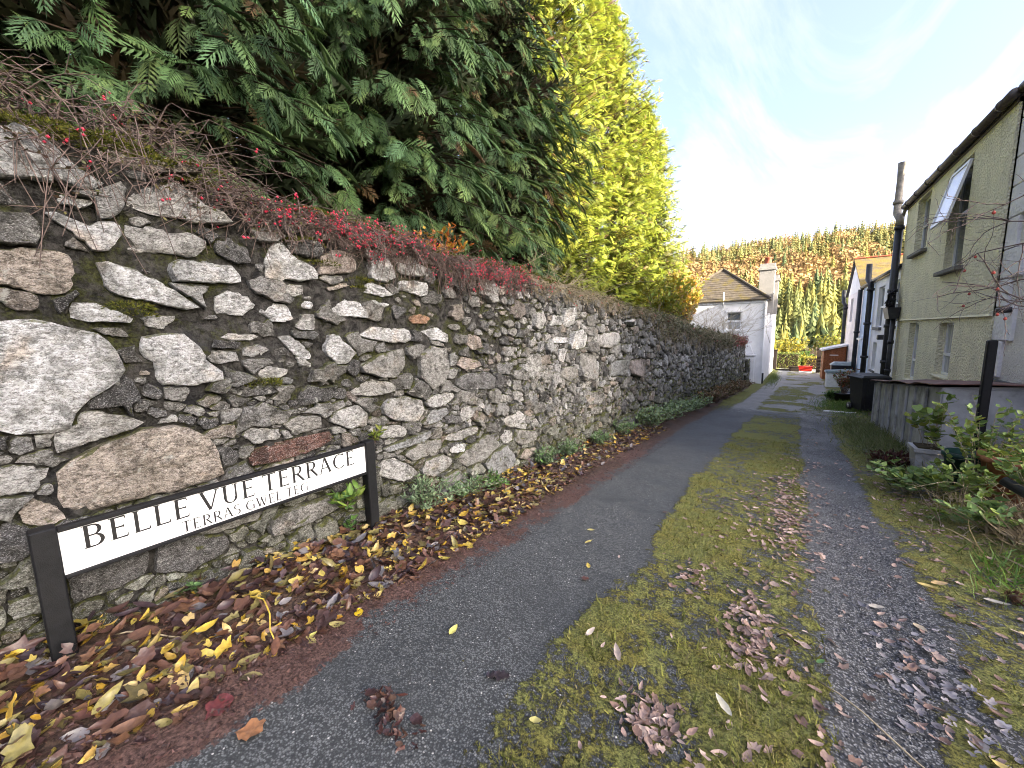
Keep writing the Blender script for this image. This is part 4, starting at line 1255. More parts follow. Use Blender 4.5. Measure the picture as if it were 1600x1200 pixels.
V, F, C = merge(parts_)
MB().box(-2.1, -1.62, 22.95, 23.8, -2.0, -.12, .03).build('core', M['mortar'], LS)
tag(link('stones', mesh_np('stones', V, F, M['stone'], C, smooth=True), LS), kind='stuff')
# ------------------------------------------------------------------ leaf and frond prototypes
def proto_ovate(w=.27, fold=.05, curl=.12):
    V = [(0, 0, 0), (.35, 0, -fold), (.7, 0, -fold*.8), (1, 0, curl)]
    for s in (1, -1): V += [(.12, s*w*.55, fold*.3), (.42, s*w, fold*.7+.02), (.78, s*w*.62, curl*.7)]
    F = [(0, 1, 4), (1, 5, 4), (1, 2, 5), (2, 6, 5), (2, 3, 6), (0, 7, 1), (1, 7, 8), (1, 8, 2), (2, 8, 9), (2, 9, 3)]
    return np.array(V, float), np.array(F)
def proto_lobed(lobes=5, depth=.30, seed=0):
    r = np.random.default_rng(seed)
    n = lobes*4
    V = [(.45, 0, -.05)]
    for k in range(n):
        a = 2*math.pi*k/n
        rr = .52*(1-depth*(.5-.5*math.cos(lobes*a+math.pi)))*r.uniform(.82, 1.12)
        V.append((.47+rr*math.cos(a)*1.05, rr*math.sin(a)*.92, .10*r.uniform(-.4, 1)*rr*2))
    F = [(0, 1+k, 1+(k+1) % n) for k in range(n)]
    return np.array(V, float), np.array(F)
def proto_oak():
    V = [(-.12, 0, 0)]; up, dn = [], []
    prof = [(0, .03), (.10, .14), (.18, .08), (.30, .25), (.40, .13), (.53, .33), (.63, .17), (.76, .28), (.84, .15), (.93, .16), (1.0, .04)]
    top = [(x, y, .05*math.sin(i*2.1)) for i, (x, y) in enumerate(prof)]; bot = [(x, -y, .05*math.cos(i*1.7)) for i, (x, y) in enumerate(prof)]; mid = [(x, 0, -.03) for x, y in prof]
    n = len(prof); V = top+bot+mid; F = []
    for i in range(n-1):
        F += [(2*n+i, 2*n+i+1, i+1), (2*n+i, i+1, i), (2*n+i, n+i, n+i+1), (2*n+i, n+i+1, 2*n+i+1)]
    return np.array(V, float), np.array(F)
def proto_frond(pairs=9, sub=2, w=.030, droop=.35, seed=0):
    """flat feathery spray along +x, normal +z"""
    r = np.random.default_rng(seed)
    V, F = [], []
    def kite(p, d, L, ww, one=False):
        d = np.array(d)/np.linalg.norm(d); q = np.array([-d[1], d[0], 0])
        k = len(V)
        if one:
            for t, o in ((.05, .8), (.05, -.8), (1, 0)): V.append(tuple(np.array(p)+d*L*t+q*ww*o))
            F.append((k, k+1, k+2)); return
        for t, o in ((0, 0), (.35, 1), (1, 0), (.35, -1)): V.append(tuple(np.array(p)+d*L*t+q*ww*o))
        F.extend([(k, k+1, k+2), (k, k+2, k+3)])
    kite((0, 0, 0), (1, 0, 0), 1.04, w*.8)
    for i in range(pairs):
        x = .06+.90*i/pairs
        L = .46*(1-x)**.72*(.55+.45*min(1, x*4))+.07
        for s in (1, -1):
            an = math.radians(r.uniform(34, 50))*s
            d = (math.cos(an), math.sin(an), 0); LL = L*r.uniform(.8, 1.15)
            kite((x, 0, 0), d, LL, w, sub == 0)
            if LL > .16:
                for j in range(sub):
                    t = .30+.55*(j+.5)/sub
                    p = (x+d[0]*LL*t, d[1]*LL*t, 0)
                    for s2 in (1, -1):
                        a2 = an+s2*math.radians(r.uniform(30, 44)); kite(p, (math.cos(a2), math.sin(a2), 0), LL*.36*(1-t*.4), w*.72, True)
    V = np.array(V, float)
    V[:, 2] = -droop*V[:, 0]**2-.35*np.abs(V[:, 1])**1.4
    return V, np.array(F)
P_OV = proto_ovate(); P_OVN = proto_ovate(.19, .06, .18); P_ROUND = proto_ovate(.36, .05, .06); P_LOB = proto_lobed(5, .26, 1); P_LOB3 = proto_lobed(3, .3, 2); P_OAK = proto_oak()
P_SML = (np.array([(0, 0, 0), (.5, .26, .03), (1, 0, .05), (.5, -.26, .03)], float), np.array([(0, 1, 2), (0, 2, 3)]))
FR_HI = [proto_frond(9, 1, .023, .50, s) for s in (1, 2, 3)]
FR_LO = [proto_frond(7, 0, .036, .30, s) for s in (4, 5, 6)]
FR_IN = proto_frond(4, 0, .07, .3, 8)
_bl = [(0, .035), (.33, .03), (.66, .02), (1, 0)]
P_BLADE = (np.array([(0, -.03, 0), (0, .03, 0), (.35, -.025, .0), (.35, .025, .0), (.7, -.016, -.06), (.7, .016, -.06), (1, 0, -.2)], float), np.array([(0, 1, 3), (0, 3, 2), (2, 3, 5), (2, 5, 4), (4, 5, 6)]))

def lerp_cols(rng, N, cols, jit=.18):
    cols = np.array(cols, float); i = rng.integers(0, len(cols), N); j = rng.integers(0, len(cols), N); t = rng.random((N, 1))
    return np.clip((cols[i]*(1-t)+cols[j]*t)*(1+rng.normal(0, jit, (N, 1))), .003, 1)

# ------------------------------------------------------------------ conifers above the wall
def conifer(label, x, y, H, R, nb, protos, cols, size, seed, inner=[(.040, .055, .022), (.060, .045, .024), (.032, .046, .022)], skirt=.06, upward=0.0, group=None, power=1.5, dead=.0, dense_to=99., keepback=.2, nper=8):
    rng = np.random.default_rng(seed)
    z0 = bankz(x, y)-.1
    T = empty('conifer_tree', (x, y, z0), 0, label, 'tree', group)
    tr = [(x+.12*math.sin(k*1.3+seed), y+.1*math.cos(k*1.7+seed), z0+H*.96*k/9) for k in range(10)]
    MB().tube(tr, [.20*(1-k/10.5) for k in range(10)], 9).build('trunk', M['bark'], T, True)
    hs = (np.arange(nb)+rng.random(nb))/nb
    hs = skirt*rng.uniform(.1, 1, nb)+(1-skirt)*hs**1.05
    th = rng.uniform(0, 2*np.pi, nb)
    face = np.cos(th)*.80+np.sin(th)*-.45      # towards the lane and the camera
    keep = (rng.random(nb) < np.where(face > -.25, 1, keepback)) & ((z0+hs*H < dense_to) | (rng.random(nb) < .45))
    hs, th = hs[keep], th[keep]; nb = len(hs)
    prof = R*np.clip(1-hs**power, 0, 1)**.75*(.66+.34*np.minimum(1, hs*3.2))
    lump = .62+.72*fbm(np.cos(th)*2.4+seed, hs*H*.8+np.sin(th)*2.4, 0, 3, seed)
    rad = np.maximum(prof*lump, .18)
    P, D, Nn, S, Cc = [], [], [], [], []
    lines = []
    for h, t, r in zip(hs, th, rad):
        o = np.array([math.cos(t), math.sin(t), 0.]); tg = np.array([-o[1], o[0], 0.])
        rise = .25+upward; base = np.array([x, y, z0+h*H-.15*r*(1-upward)])
        ts = np.linspace(.15, 1, 4)
        pts = base+o*(r*ts)[:, None]+np.array([0, 0, 1.])*(rise*r*ts-(.42-.5*upward)*r*ts**2)[:, None]
        lines.append((pts, .018, .005))
        k = nper
        tt = np.sort(rng.uniform(.50, 1.02, k)); side = np.where(np.arange(k) % 2, 1, -1)
        pp = base+o*(r*tt)[:, None]+np.array([0, 0, 1.])*(rise*r*tt-(.42-.5*upward)*r*tt**2)[:, None]
        spread = rng.uniform(.25, 1.15, k)*side*(1.05-tt*.5)
        dz = rng.uniform(-.95, -.05, k)+upward*(1.2+rng.uniform(0, 1.2, k))
        d = o[None]*1.0+tg[None]*spread[:, None]+np.array([0, 0, 1.])*dz[:, None]+rng.normal(0, .22+upward*.9, (k, 3))
        n = np.array([0, 0, 1.])[None]*(.75-.3*upward)+o[None]*.55+rng.normal(0, .28, (k, 3))
        P.append(pp+rng.normal(0, .03, (k, 3))); D.append(d); Nn.append(n); S.append(size*rng.uniform(.45, 1.35, k)*(1.1-.25*h)); Cc.append(np.full(k, (tt.mean())))
    P, D, Nn, S = np.concatenate(P), np.concatenate(D), np.concatenate(Nn), np.concatenate(S)
    R3 = frames(D, Nn); C = lerp_cols(rng, len(P), cols, .20)
    dd_ = rng.random(len(P)) < .035; C[dd_] = lerp_cols(rng, int(dd_.sum()), [(.17, .10, .05), (.22, .14, .06)], .2)
    pick = rng.integers(0, len(protos), len(P)); parts = []
    for k, (pv, pf) in enumerate(protos):
        m_ = pick == k
        if m_.any():
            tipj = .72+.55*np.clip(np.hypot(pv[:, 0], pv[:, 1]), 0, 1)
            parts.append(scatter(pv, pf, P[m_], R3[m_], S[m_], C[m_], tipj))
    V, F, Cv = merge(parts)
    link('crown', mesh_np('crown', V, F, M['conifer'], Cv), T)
    V, F = twig_mesh(lines, 3)
    tag(link('branches', mesh_np('branches', V, F, M['bark']), T), kind='stuff')
    # dead brown interior foliage seen in the gaps, painted lighter on the sunlit-gold trees
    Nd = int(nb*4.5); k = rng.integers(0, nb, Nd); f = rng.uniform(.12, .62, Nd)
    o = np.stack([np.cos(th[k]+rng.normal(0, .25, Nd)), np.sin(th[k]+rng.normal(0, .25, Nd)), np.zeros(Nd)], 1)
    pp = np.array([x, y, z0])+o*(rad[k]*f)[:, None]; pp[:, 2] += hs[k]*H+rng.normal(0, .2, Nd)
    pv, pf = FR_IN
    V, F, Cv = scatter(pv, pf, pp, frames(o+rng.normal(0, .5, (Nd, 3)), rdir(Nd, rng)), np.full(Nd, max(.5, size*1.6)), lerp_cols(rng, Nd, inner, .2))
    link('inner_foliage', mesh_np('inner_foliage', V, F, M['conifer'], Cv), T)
    return T
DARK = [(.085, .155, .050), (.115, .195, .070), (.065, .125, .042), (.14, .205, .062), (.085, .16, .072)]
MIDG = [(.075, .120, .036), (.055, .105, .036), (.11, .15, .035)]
SUNLIT_GOLD = [(.34, .42, .050), (.44, .49, .060), (.22, .30, .05), (.46, .44, .06), (.33, .40, .045)]  # low sunlight painted into the foliage colour of the right-hand conifers
CG = 'conifers above the wall'
INN = [(.17, .20, .035), (.20, .17, .04), (.11, .15, .035)]  # inner foliage brightened to match, so the gaps look sunlit too
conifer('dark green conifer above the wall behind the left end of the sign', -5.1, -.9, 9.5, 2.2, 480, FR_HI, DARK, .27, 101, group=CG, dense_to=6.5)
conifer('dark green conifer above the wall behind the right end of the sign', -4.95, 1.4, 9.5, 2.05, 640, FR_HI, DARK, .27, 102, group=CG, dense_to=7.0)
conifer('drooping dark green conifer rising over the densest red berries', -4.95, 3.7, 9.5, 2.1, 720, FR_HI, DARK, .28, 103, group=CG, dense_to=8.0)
conifer('bushy mid green conifer in front of the sunlit-gold one', -5.0, 5.9, 6.4, 2.2, 600, FR_HI, DARK+MIDG, .29, 104, group=CG, dense_to=10, power=2.6)
conifer('tall conifer coloured sunlit gold right behind the dark ones', -6.9, 11.0, 15.0, 3.1, 1150, FR_LO, SUNLIT_GOLD, .27, 105, INN, upward=.30, group=CG, power=2.8, nper=13)
conifer('conifer coloured sunlit gold with feathery crown in the middle of the row', -6.7, 15.8, 12.8, 2.6, 1050, FR_LO, SUNLIT_GOLD, .27, 106, INN, upward=.35, group=CG, power=2.8, nper=13)
conifer('rightmost conifer of the row, coloured sunlit gold, nearest the white cottage', -6.3, 19.9, 10.9, 2.15, 900, FR_LO, SUNLIT_GOLD, .27, 107, INN, upward=.35, group=CG, power=3.0, nper=13)

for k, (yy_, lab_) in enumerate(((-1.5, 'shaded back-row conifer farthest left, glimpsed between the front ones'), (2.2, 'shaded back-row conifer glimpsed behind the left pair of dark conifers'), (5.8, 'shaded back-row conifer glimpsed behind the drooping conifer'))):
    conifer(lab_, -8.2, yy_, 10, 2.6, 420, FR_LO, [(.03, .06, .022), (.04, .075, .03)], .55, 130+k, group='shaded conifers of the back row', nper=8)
# ------------------------------------------------------------------ plants
def plant(name, label, cat, base, n, height, spread, leaf, cols, lsize, per=8, lean=(0, 0), stem_r=.004, seed=0, group=None, droop=.25, mat='leaf', stemmat='twig', start=.25):
    rng = np.random.default_rng(seed)
    b = np.array(base, float)
    E_ = empty(name, tuple(b), 0, label, cat, group)
    lines, P, D, N_ = [], [], [], []
    for k in range(n):
        a = rng.uniform(0, 2*np.pi); sp = spread*rng.uniform(.25, 1); h = height*rng.uniform(.55, 1.1)
        tip = b+np.array([math.cos(a)*sp+lean[0], math.sin(a)*sp+lean[1], h])
        ts = np.linspace(0, 1, 6)[:, None]
        st = b+np.array([math.cos(a), math.sin(a), 0])*spread*.2*rng.random()
        pts = st+(tip-st)*ts+np.array([0, 0, 1.])*(h*droop*4*ts*(1-ts))*.6+rng.normal(0, .012*height, (6, 3))*ts
        lines.append((pts, stem_r, stem_r*.35))
        t = rng.uniform(start, 1, per); idx = t*5; i0 = np.clip(idx.astype(int), 0, 4); fr = (idx-i0)[:, None]
        p = pts[i0]*(1-fr)+pts[i0+1]*fr
        d = rng.normal(0, 1, (per, 3)); d[:, 2] = rng.normal(.15, .35, per); d += (tip-st)/np.linalg.norm(tip-st)*.5
        P.append(p); D.append(d); N_.append(np.array([0, 0, 1.])+rng.normal(0, .35, (per, 3)))
    P, D, N_ = np.concatenate(P), np.concatenate(D), np.concatenate(N_)
    V, F, C = scatter(leaf[0], leaf[1], P, frames(D, N_), lsize*rng.uniform(.6, 1.2, len(P)), lerp_cols(rng, len(P), cols, .15))
    link('leaves', mesh_np('leaves', V, F, M[mat], C, smooth=True), E_)
    V, F = twig_mesh(lines, 4); link('stems', mesh_np('stems', V, F, M[stemmat], smooth=True), E_)
    return E_
GREEN = [(.11, .22, .05), (.16, .28, .06), (.09, .18, .055)]
GREY = [(.22, .31, .17), (.17, .26, .13), (.28, .36, .20)]
LIME = [(.20, .27, .04), (.15, .22, .04), (.25, .28, .05)]
YEL = [(.36, .30, .03), (.42, .32, .03), (.28, .27, .04), (.24, .26, .04)]
def wfoot(y, off=.06): x = float(xw(y))+off; return (x, y, gz1(x, y)-.01)
plant('wall_weed', 'bright green leafy weed on the wall beside the right sign post', 'plant', (float(xw(1.62))+.03, 1.62, .22), 10, .16, .16, P_OVN, GREEN+LIME[:1], .085, 9, (.08, -.04), seed=1)
plant('wall_weed', 'small weed sprig poking out above the top of the right sign post', 'plant', (float(xw(1.9))+.03, 1.90, .66), 5, .12, .06, P_OVN, LIME, .06, 7, (.05, 0), seed=2)
plant('wall_weed', 'little green seedling low behind the right sign post', 'plant', (float(xw(1.55))+.05, 1.58, .02), 5, .14, .08, P_OV, GREEN, .05, 8, (.06, 0), seed=3)
plant('wall_weed', 'tiny blue-green seedling in the leaves under the sign', 'plant', (float(xw(.62))+.06, .62, gz1(-2.74, .62)), 5, .09, .06, P_ROUND, [(.12, .22, .08), (.16, .26, .10)], .035, 8, (.03, 0), seed=4)
plant('grey_herb', 'silvery green bushy herb at the wall foot right of the sign', 'plant', wfoot(2.28, .10), 46, .34, .34, P_OVN, GREY, .048, 16, (.12, .02), seed=5)
plant('grey_herb', 'lower silvery green herb trailing onto the leaves', 'plant', wfoot(2.75, .14), 34, .20, .32, P_OVN, GREY+GREEN[:1], .048, 14, (.10, .06), seed=6)
plant('leafy_weed', 'green weed among the yellow leaves beside the grey herbs', 'plant', wfoot(3.15, .20), 18, .18, .16, P_OVN, GREEN, .055, 10, (.08, 0), seed=7)
for k, (y, h, s_, lab_) in enumerate(((4.3, .26, .26, 'green weed clump at the wall foot past the yellow leaf drift'), (4.95, .24, .22, 'blue-green weed clump beyond the first weed clump along the wall'), (6.0, .22, .25, 'pale weed clump halfway along the wall foot'), (7.1, .3, .32, 'thick weed clump where the wall foot turns green'))):
    plant('leafy_weed', lab_, 'plant', wfoot(y, .14), 30, h, s_, P_OVN, GREEN[:1]+GREY, .055, 14, (.10, 0), seed=20+k, group='weeds along the wall foot')
for k, y in enumerate((8.3, 9.3, 10.3, 11.3, 12.4)):
    plant('verge_bush', ['silvery verge bush first of the green row at the wall foot', 'second silvery verge bush of the row at the wall foot', 'third silvery verge bush of the row at the wall foot', 'fourth silvery verge bush of the row at the wall foot', 'last and smallest of the silvery verge bushes'][k], 'bush', wfoot(y, .22), 60, .42, .50, P_SML, GREY+LIME[1:2], .075, 16, (.10, 0), seed=40+k, group='green bushes along the wall foot')
for k, y in enumerate((13.8, 15.2, 16.6, 18.2, 19.8)):
    plant('dead_bracken', ['nearest brown bracken clump at the wall foot', 'second brown bracken clump at the wall foot', 'third brown bracken clump at the wall foot', 'fourth brown bracken clump at the wall foot', 'farthest brown bracken clump near the cottage'][k], 'bracken', wfoot(y, .28), 60, .50, .55, P_SML, [(.20, .11, .06), (.26, .16, .09), (.15, .12, .05), (.14, .15, .06)], .09, 14, (.15, 0), seed=50+k, group='brown bracken along the wall foot')

# ---- cotoneaster and heath trailing over the wall top
def trailing(label, y0, y1, n, up, hang, berries, seed, cols, back=.35, leaf=.020, per=12, name='cotoneaster', cat='shrub', twmat='twig', tr=.0044, zoff=0.0):
    rng = np.random.default_rng(seed)
    yc = (y0+y1)/2
    T = empty(name, (float(xw(yc))-.15, yc, float(wtop(yc))), 0, label, cat, 'shrubs trailing over the wall top')
    lines, P, D, B = [], [], [], []
    for k in range(n):
        y = rng.uniform(y0, y1); x = float(xw(y))-rng.uniform(0, back); z = float(wtop(y))+rng.uniform(-.06, .05)+zoff
        L = rng.uniform(.22, .62); az = rng.normal(0.15, .8)
        d = np.array([math.cos(az)*rng.uniform(.2, .9), math.sin(az)+rng.normal(.1, .3), 0])
        ts = np.linspace(0, 1, 7)[:, None]
        pts = np.array([x, y, z])+d*L*ts+np.array([0, 0, 1.])*(up*rng.uniform(.4, 1.3)*ts-(hang+up)*rng.uniform(.5, 1.2)*ts**2.2)
        pts += rng.normal(0, .010, (7, 3))
        fx = xw(pts[:, 1])+.025; low = pts[:, 2] < wtop(pts[:, 1])-.02
        pts[:, 0] = np.where(low & (pts[:, 0] < fx), fx+rng.uniform(0, .05), pts[:, 0])
        lines.append((pts, tr, tr*.4))
        for q in range(5):
            i = rng.integers(1, 6); dd = d*.5+rng.normal(0, .6, 3)*np.array([1, 1, .6]); l2 = rng.uniform(.06, .16)
            p2 = pts[i]+dd*l2*np.linspace(0, 1, 3)[:, None]; lines.append((p2, tr*.6, tr*.3))
            m_ = max(1, per//5)
            tt = rng.random((m_, 1)); P.append(pts[i]+dd*l2*tt); D.append(dd+rng.normal(0, .7, (m_, 3)))
            b_ = berries(y)
            if rng.random() < b_:
                nb_ = rng.integers(2, 6); B.append(pts[i]+dd*l2*rng.random((nb_, 1))+rng.normal(0, .010, (nb_, 3)))
    V, F = twig_mesh(lines, 3); link('twigs', mesh_np('twigs', V, F, M[twmat]), T)
    P, D = np.concatenate(P), np.concatenate(D)
    V, F, C = scatter(P_SML[0], P_SML[1], P, frames(D, np.array([.3, 0, 1.])+rng.normal(0, .5, (len(P), 3))), leaf*rng.uniform(.6, 1.3, len(P)), lerp_cols(rng, len(P), cols, .2))
    link('leaves', mesh_np('leaves', V, F, M['leaf'], C), T)
    if B:
        B = np.concatenate(B)
        o = np.array([(1, 0, 0), (-1, 0, 0), (0, 1, 0), (0, -1, 0), (0, 0, 1), (0, 0, -1)], float); of = np.array([(0, 2, 4), (2, 1, 4), (1, 3, 4), (3, 0, 4), (2, 0, 5), (1, 2, 5), (3, 1, 5), (0, 3, 5)])
        V, F, C = scatter(o, of, B, np.repeat(np.eye(3)[None], len(B), 0), rng.uniform(.0065, .0105, len(B)))
        tag(link('berries', mesh_np('berries', V, F, M['berry'], smooth=True), T), kind='stuff')
    return T
PURP = [(.11, .065, .055), (.09, .085, .04), (.12, .07, .065), (.08, .10, .035)]
OLIV = [(.10, .11, .030), (.07, .085, .028), (.13, .12, .04), (.09, .06, .035)]
trailing('sprawling twiggy shrub on the wall top in the upper left corner', -.55, .95, 260, .52, .20, lambda y: .03, 201, OLIV+PURP[:1], .6, per=18, leaf=.024, zoff=.06)
trailing('purple twiggy shrub with few berries on the wall left of the dense berries', .75, 1.45, 130, .16, .16, lambda y: .07, 202, PURP+OLIV, .4, per=14)
trailing('cotoneaster smothered in crimson berries on the wall top', 1.35, 2.35, 200, .13, .20, lambda y: .30, 203, PURP, .4, per=5)
trailing('bare arching cotoneaster twigs hanging down the wall past the berries', 2.2, 3.2, 190, .12, .30, lambda y: .05, 204, PURP+OLIV[:1], .4, per=8)
trailing('second patch of crimson berries further along the wall top', 3.0, 4.15, 170, .14, .26, lambda y: .30, 205, PURP, .4, per=5)
trailing('dry heathy twigs on the wall top after the last berries', 4.1, 6.4, 170, .12, .20, lambda y: .02, 206, OLIV, .4, per=14, twmat='palestem')
trailing('thin heathy growth on the middle stretch of the wall top', 6.3, 9.6, 170, .14, .20, lambda y: .02, 207, OLIV, .4, per=16, leaf=.03, twmat='palestem', tr=.004)
SAGE = [(.13, .145, .075), (.17, .175, .10), (.10, .12, .05), (.16, .13, .08)]
trailing('grey-green shrub hanging thickly over the far wall', 9.4, 14.4, 280, .30, .55, lambda y: .03, 208, SAGE, .6, per=20, leaf=.06, name='hanging_shrub', twmat='palestem', tr=.005)
trailing('grey-green bushy shrub on the wall just before its end', 14.0, 19.0, 280, .36, .45, lambda y: .04, 209, SAGE, .6, per=20, leaf=.07, name='hanging_shrub', twmat='palestem', tr=.006)
trailing('red-leaved shrub on the far end of the wall', 19.2, 22.4, 200, .34, .25, lambda y: .2, 210, [(.32, .06, .06), (.26, .12, .07), (.20, .16, .09)], .5, per=22, leaf=.075, name='red_shrub', twmat='twig', tr=.006)
plant('autumn_shrub', 'orange and gold autumn leaves, coloured as if sunlit, on the wall under the conifer', 'shrub', (-3.12, 3.1, 2.25), 34, .34, .42, P_OV, [(.55, .20, .04), (.48, .30, .04), (.40, .12, .03)], .06, 9, seed=60)  # bright leaf colours paint in the glow of sun coming through
plant('autumn_shrub', 'large yellow and orange autumn bush between the sunlit-gold conifers and cottage', 'bush', (-4.3, 20.6, .9), 90, 3.0, 1.0, P_SML, [(.50, .34, .04), (.55, .25, .05), (.38, .36, .05), (.30, .33, .05)], .24, 22, seed=61, stem_r=.012)
plant('autumn_shrub', 'yellow-green bush below the last sunlit-gold conifer', 'bush', (-4.2, 16.6, 1.1), 80, 2.2, 1.2, P_SML, YEL+LIME, .22, 22, seed=62, stem_r=.012)
def bare(name, label, base, n, h, sp, seed, r=.006, lean=(0, 0), mat='palestem'):
    rng = np.random.default_rng(seed); lines = []
    for k in range(n):
        b = np.array(base, float)+np.array([rng.normal(0, sp*.3), rng.normal(0, sp*.5), 0]); tip = b+np.array([rng.normal(lean[0], sp*.4), rng.normal(lean[1], sp*.6), h*rng.uniform(.5, 1.1)])
        ts = np.linspace(0, 1, 6)[:, None]; pts = b+(tip-b)*ts+rng.normal(0, .05*h, (6, 3))*ts; lines.append((pts, r, r*.3))
        for q in range(4):
            i = rng.integers(2, 5); d = (tip-b)/np.linalg.norm(tip-b)+rng.normal(0, .5, 3); lines.append((pts[i]+d*h*.25*np.linspace(0, 1, 3)[:, None], r*.5, r*.2))
    T = empty(name, base, 0, label, 'shrub'); V, F = twig_mesh(lines, 3); link('twigs', mesh_np('twigs', V, F, M[mat]), T)
bare('bare_shrub', 'leafless pale twigs standing on the wall before the cottage roof', (-2.75, 14.5, 1.2), 60, 1.3, 2.6, 71, .007, (.1, 1.0))
bare('bare_shrub', 'leafless pale twigs in front of the cottage window wall', (-2.3, 19.0, .95), 46, 1.4, 2.0, 72, .008, (.1, .8))
bare('bare_shrub', 'tangle of dry brown stems at the foot of the bushy conifer', (-3.5, 5.6, 2.1), 60, .55, 1.4, 73, .005, (.2, .2), 'palestem')

# moss cushions on the wall top and ledges
rng = np.random.default_rng(77)
cl = []
for y0, y1, n, hh in ((-.3, .9, 34, .0), (.9, 4, 40, 0), (4, 10, 46, 0)):
    for k in range(n):
        y = rng.uniform(y0, y1); cl.append((float(xw(y))-rng.uniform(-.02, .3), y, float(wtop(y))+rng.uniform(-.03, .05), rng.uniform(.05, .13)))
for y, z in ((.42, 2.47), (.5, 2.5), (.36, 2.52), (.82, 2.44), (.9, 2.42), (.6, 1.7), (1.5, 2.2), (1.62, 2.05), (1.1, 1.25), (1.9, 1.95)):
    for q in range(3): cl.append((float(xw(y))+.01, y+rng.normal(0, .06), z+rng.normal(0, .02), rng.uniform(.03, .08)))
P, D, C = [], [], []
for (x, y, z, r) in cl:
    n = int(900*r*10*.35); d = rdir(n, rng); d[:, 2] = np.abs(d[:, 2])
    P.append(np.array([x, y, z-.01])+d*r*np.array([1.1, 1.3, .45])); D.append(d+rng.normal(0, .4, (n, 3))); C.append(lerp_cols(rng, n, [(.075, .09, .014), (.12, .13, .02), (.16, .15, .03), (.05, .06, .015)], .2))
P, D, C = np.concatenate(P), np.concatenate(D), np.concatenate(C)
V, F, C = scatter(np.array([(0, -.16, 0), (0, .16, 0), (1, 0, 0)], float), np.array([(0, 1, 2)]), P, frames(D, rdir(len(P), rng)), rng.uniform(.012, .026, len(P)), C)
tag(link('wall_moss', mesh_np('wall_moss', V, F, M['moss'], C), wall), kind='stuff')
# ------------------------------------------------------------------ far woods, trees at the lane end
def proto_spruce(tiers, per, seed, wid=.36):
    r = np.random.default_rng(seed); V, F = [], []
    for t in range(tiers):
        f = t/tiers; z = .04+.93*f; R = .20*(1-f)**.8+.008
        for k in range(per):
            a = 2*math.pi*(k+r.random())/per; rr = R*r.uniform(.65, 1.25); dz = -.045-.05*(1-f)
            c, s = math.cos(a), math.sin(a); w = rr*wid
            i = len(V)
            V += [(0, 0, z+.05), (c*rr*.55-s*w, s*rr*.55+c*w, z+dz*.3), (c*rr, s*rr, z+dz+r.normal(0, .008)), (c*rr*.55+s*w, s*rr*.55-c*w, z+dz*.3)]
            F += [(i, i+1, i+2), (i, i+2, i+3)]
    i = len(V); V += [(-.008, 0, .95), (.008, 0, .95), (0, .006, 1.06)]; F.append((i, i+1, i+2))
    return np.array(V, float), np.array(F)
def proto_broad(n, seed):
    r = np.random.default_rng(seed); d = rdir(n, r); p = d*np.array([.30, .30, .34])*r.uniform(.6, 1.0, (n, 1)); p[:, 2] += .62
    fr = frames(rdir(n, r), d+r.normal(0, .4, (n, 3)))
    q = np.array([(-.5, -.5, 0), (.5, -.35, .1), (.45, .5, 0), (-.4, .45, .1)], float)
    V, F, C = scatter(q, np.array([(0, 1, 2), (0, 2, 3)]), p, fr, r.uniform(.05, .095, n))
    tv = np.array([(-.02, 0, 0), (.02, 0, 0), (0, .02, .5)], float)
    return np.concatenate([V, tv]), np.concatenate([F, np.array([[0, 1, 2]])+len(V)])
SPR = [proto_spruce(9, 6, s) for s in (1, 2, 3)]; SPRH = [proto_spruce(26, 18, s, .20) for s in (4, 5)]; BRD = [proto_broad(110, s) for s in (1, 2, 3)]
rng = np.random.default_rng(303)
pts = []
y = 128.
while y < 640:
    sp = 4.6+.0085*(y-128)
    for x in np.arange(-.36*y-10, .24*y+14, sp): pts.append((x+rng.normal(0, sp*.5), y+rng.normal(0, sp*.5)))
    y += sp*.95
pts = np.array(pts); hz = hill(pts[:, 0], pts[:, 1])
bn = 60*(fbm(pts[:, 0]*.012, pts[:, 1]*.012, 0, 3, 12)-.5)+.05*pts[:, 0]
yy = pts[:, 1]+bn
zone = np.where(yy < 300, 0, np.where(yy < 425, 1, 2))
odd = rng.random(len(pts)); zone = np.where((zone == 0) & (odd < .05), 1, zone); zone = np.where((zone == 1) & (odd < .12), 0, zone); zone = np.where((zone == 2) & (odd > .86), 1, zone)
def wood(name, label, sel, protos, hr, cols, wide):
    p = np.column_stack([pts[sel], hz[sel]-.5]); n = len(p)
    a = rng.uniform(0, 2*np.pi, n); R3 = np.zeros((n, 3, 3)); R3[:, 0, 0] = np.cos(a); R3[:, 0, 1] = np.sin(a); R3[:, 1, 0] = -np.sin(a); R3[:, 1, 1] = np.cos(a); R3[:, 2, 2] = 1
    h = rng.uniform(*hr, n); s = np.stack([h*wide, h*wide, h], 1)*rng.uniform(.85, 1.15, (n, 3)); C = lerp_cols(rng, n, cols, .14); pick = rng.integers(0, len(protos), n)
    parts = [scatter(pv, pf, p[pick == k], R3[pick == k], s[pick == k], C[pick == k], .7+.35*np.clip(pv[:, 2], 0, 1)) for k, (pv, pf) in enumerate(protos)]
    V, F, C = merge(parts)
    tag(link(name, mesh_np(name, V, F, M['forest'], C)), label, 'woodland', kind='stuff')
SPRM = [proto_spruce(13, 10, s, .26) for s in (11, 12, 13)]
wood('lower_conifer_wood', 'dense green conifer wood on the lower hillside', zone == 0, SPRM, (12, 25), [(.15, .17, .06), (.22, .22, .065), (.10, .135, .06), (.30, .27, .07)], 1.25)
wood('russet_broadleaf_wood', 'band of russet leafless broadleaf wood across the hillside', zone == 1, BRD, (10, 19), [(.31, .20, .085), (.33, .22, .10), (.26, .18, .085), (.35, .23, .09)], 1.15)
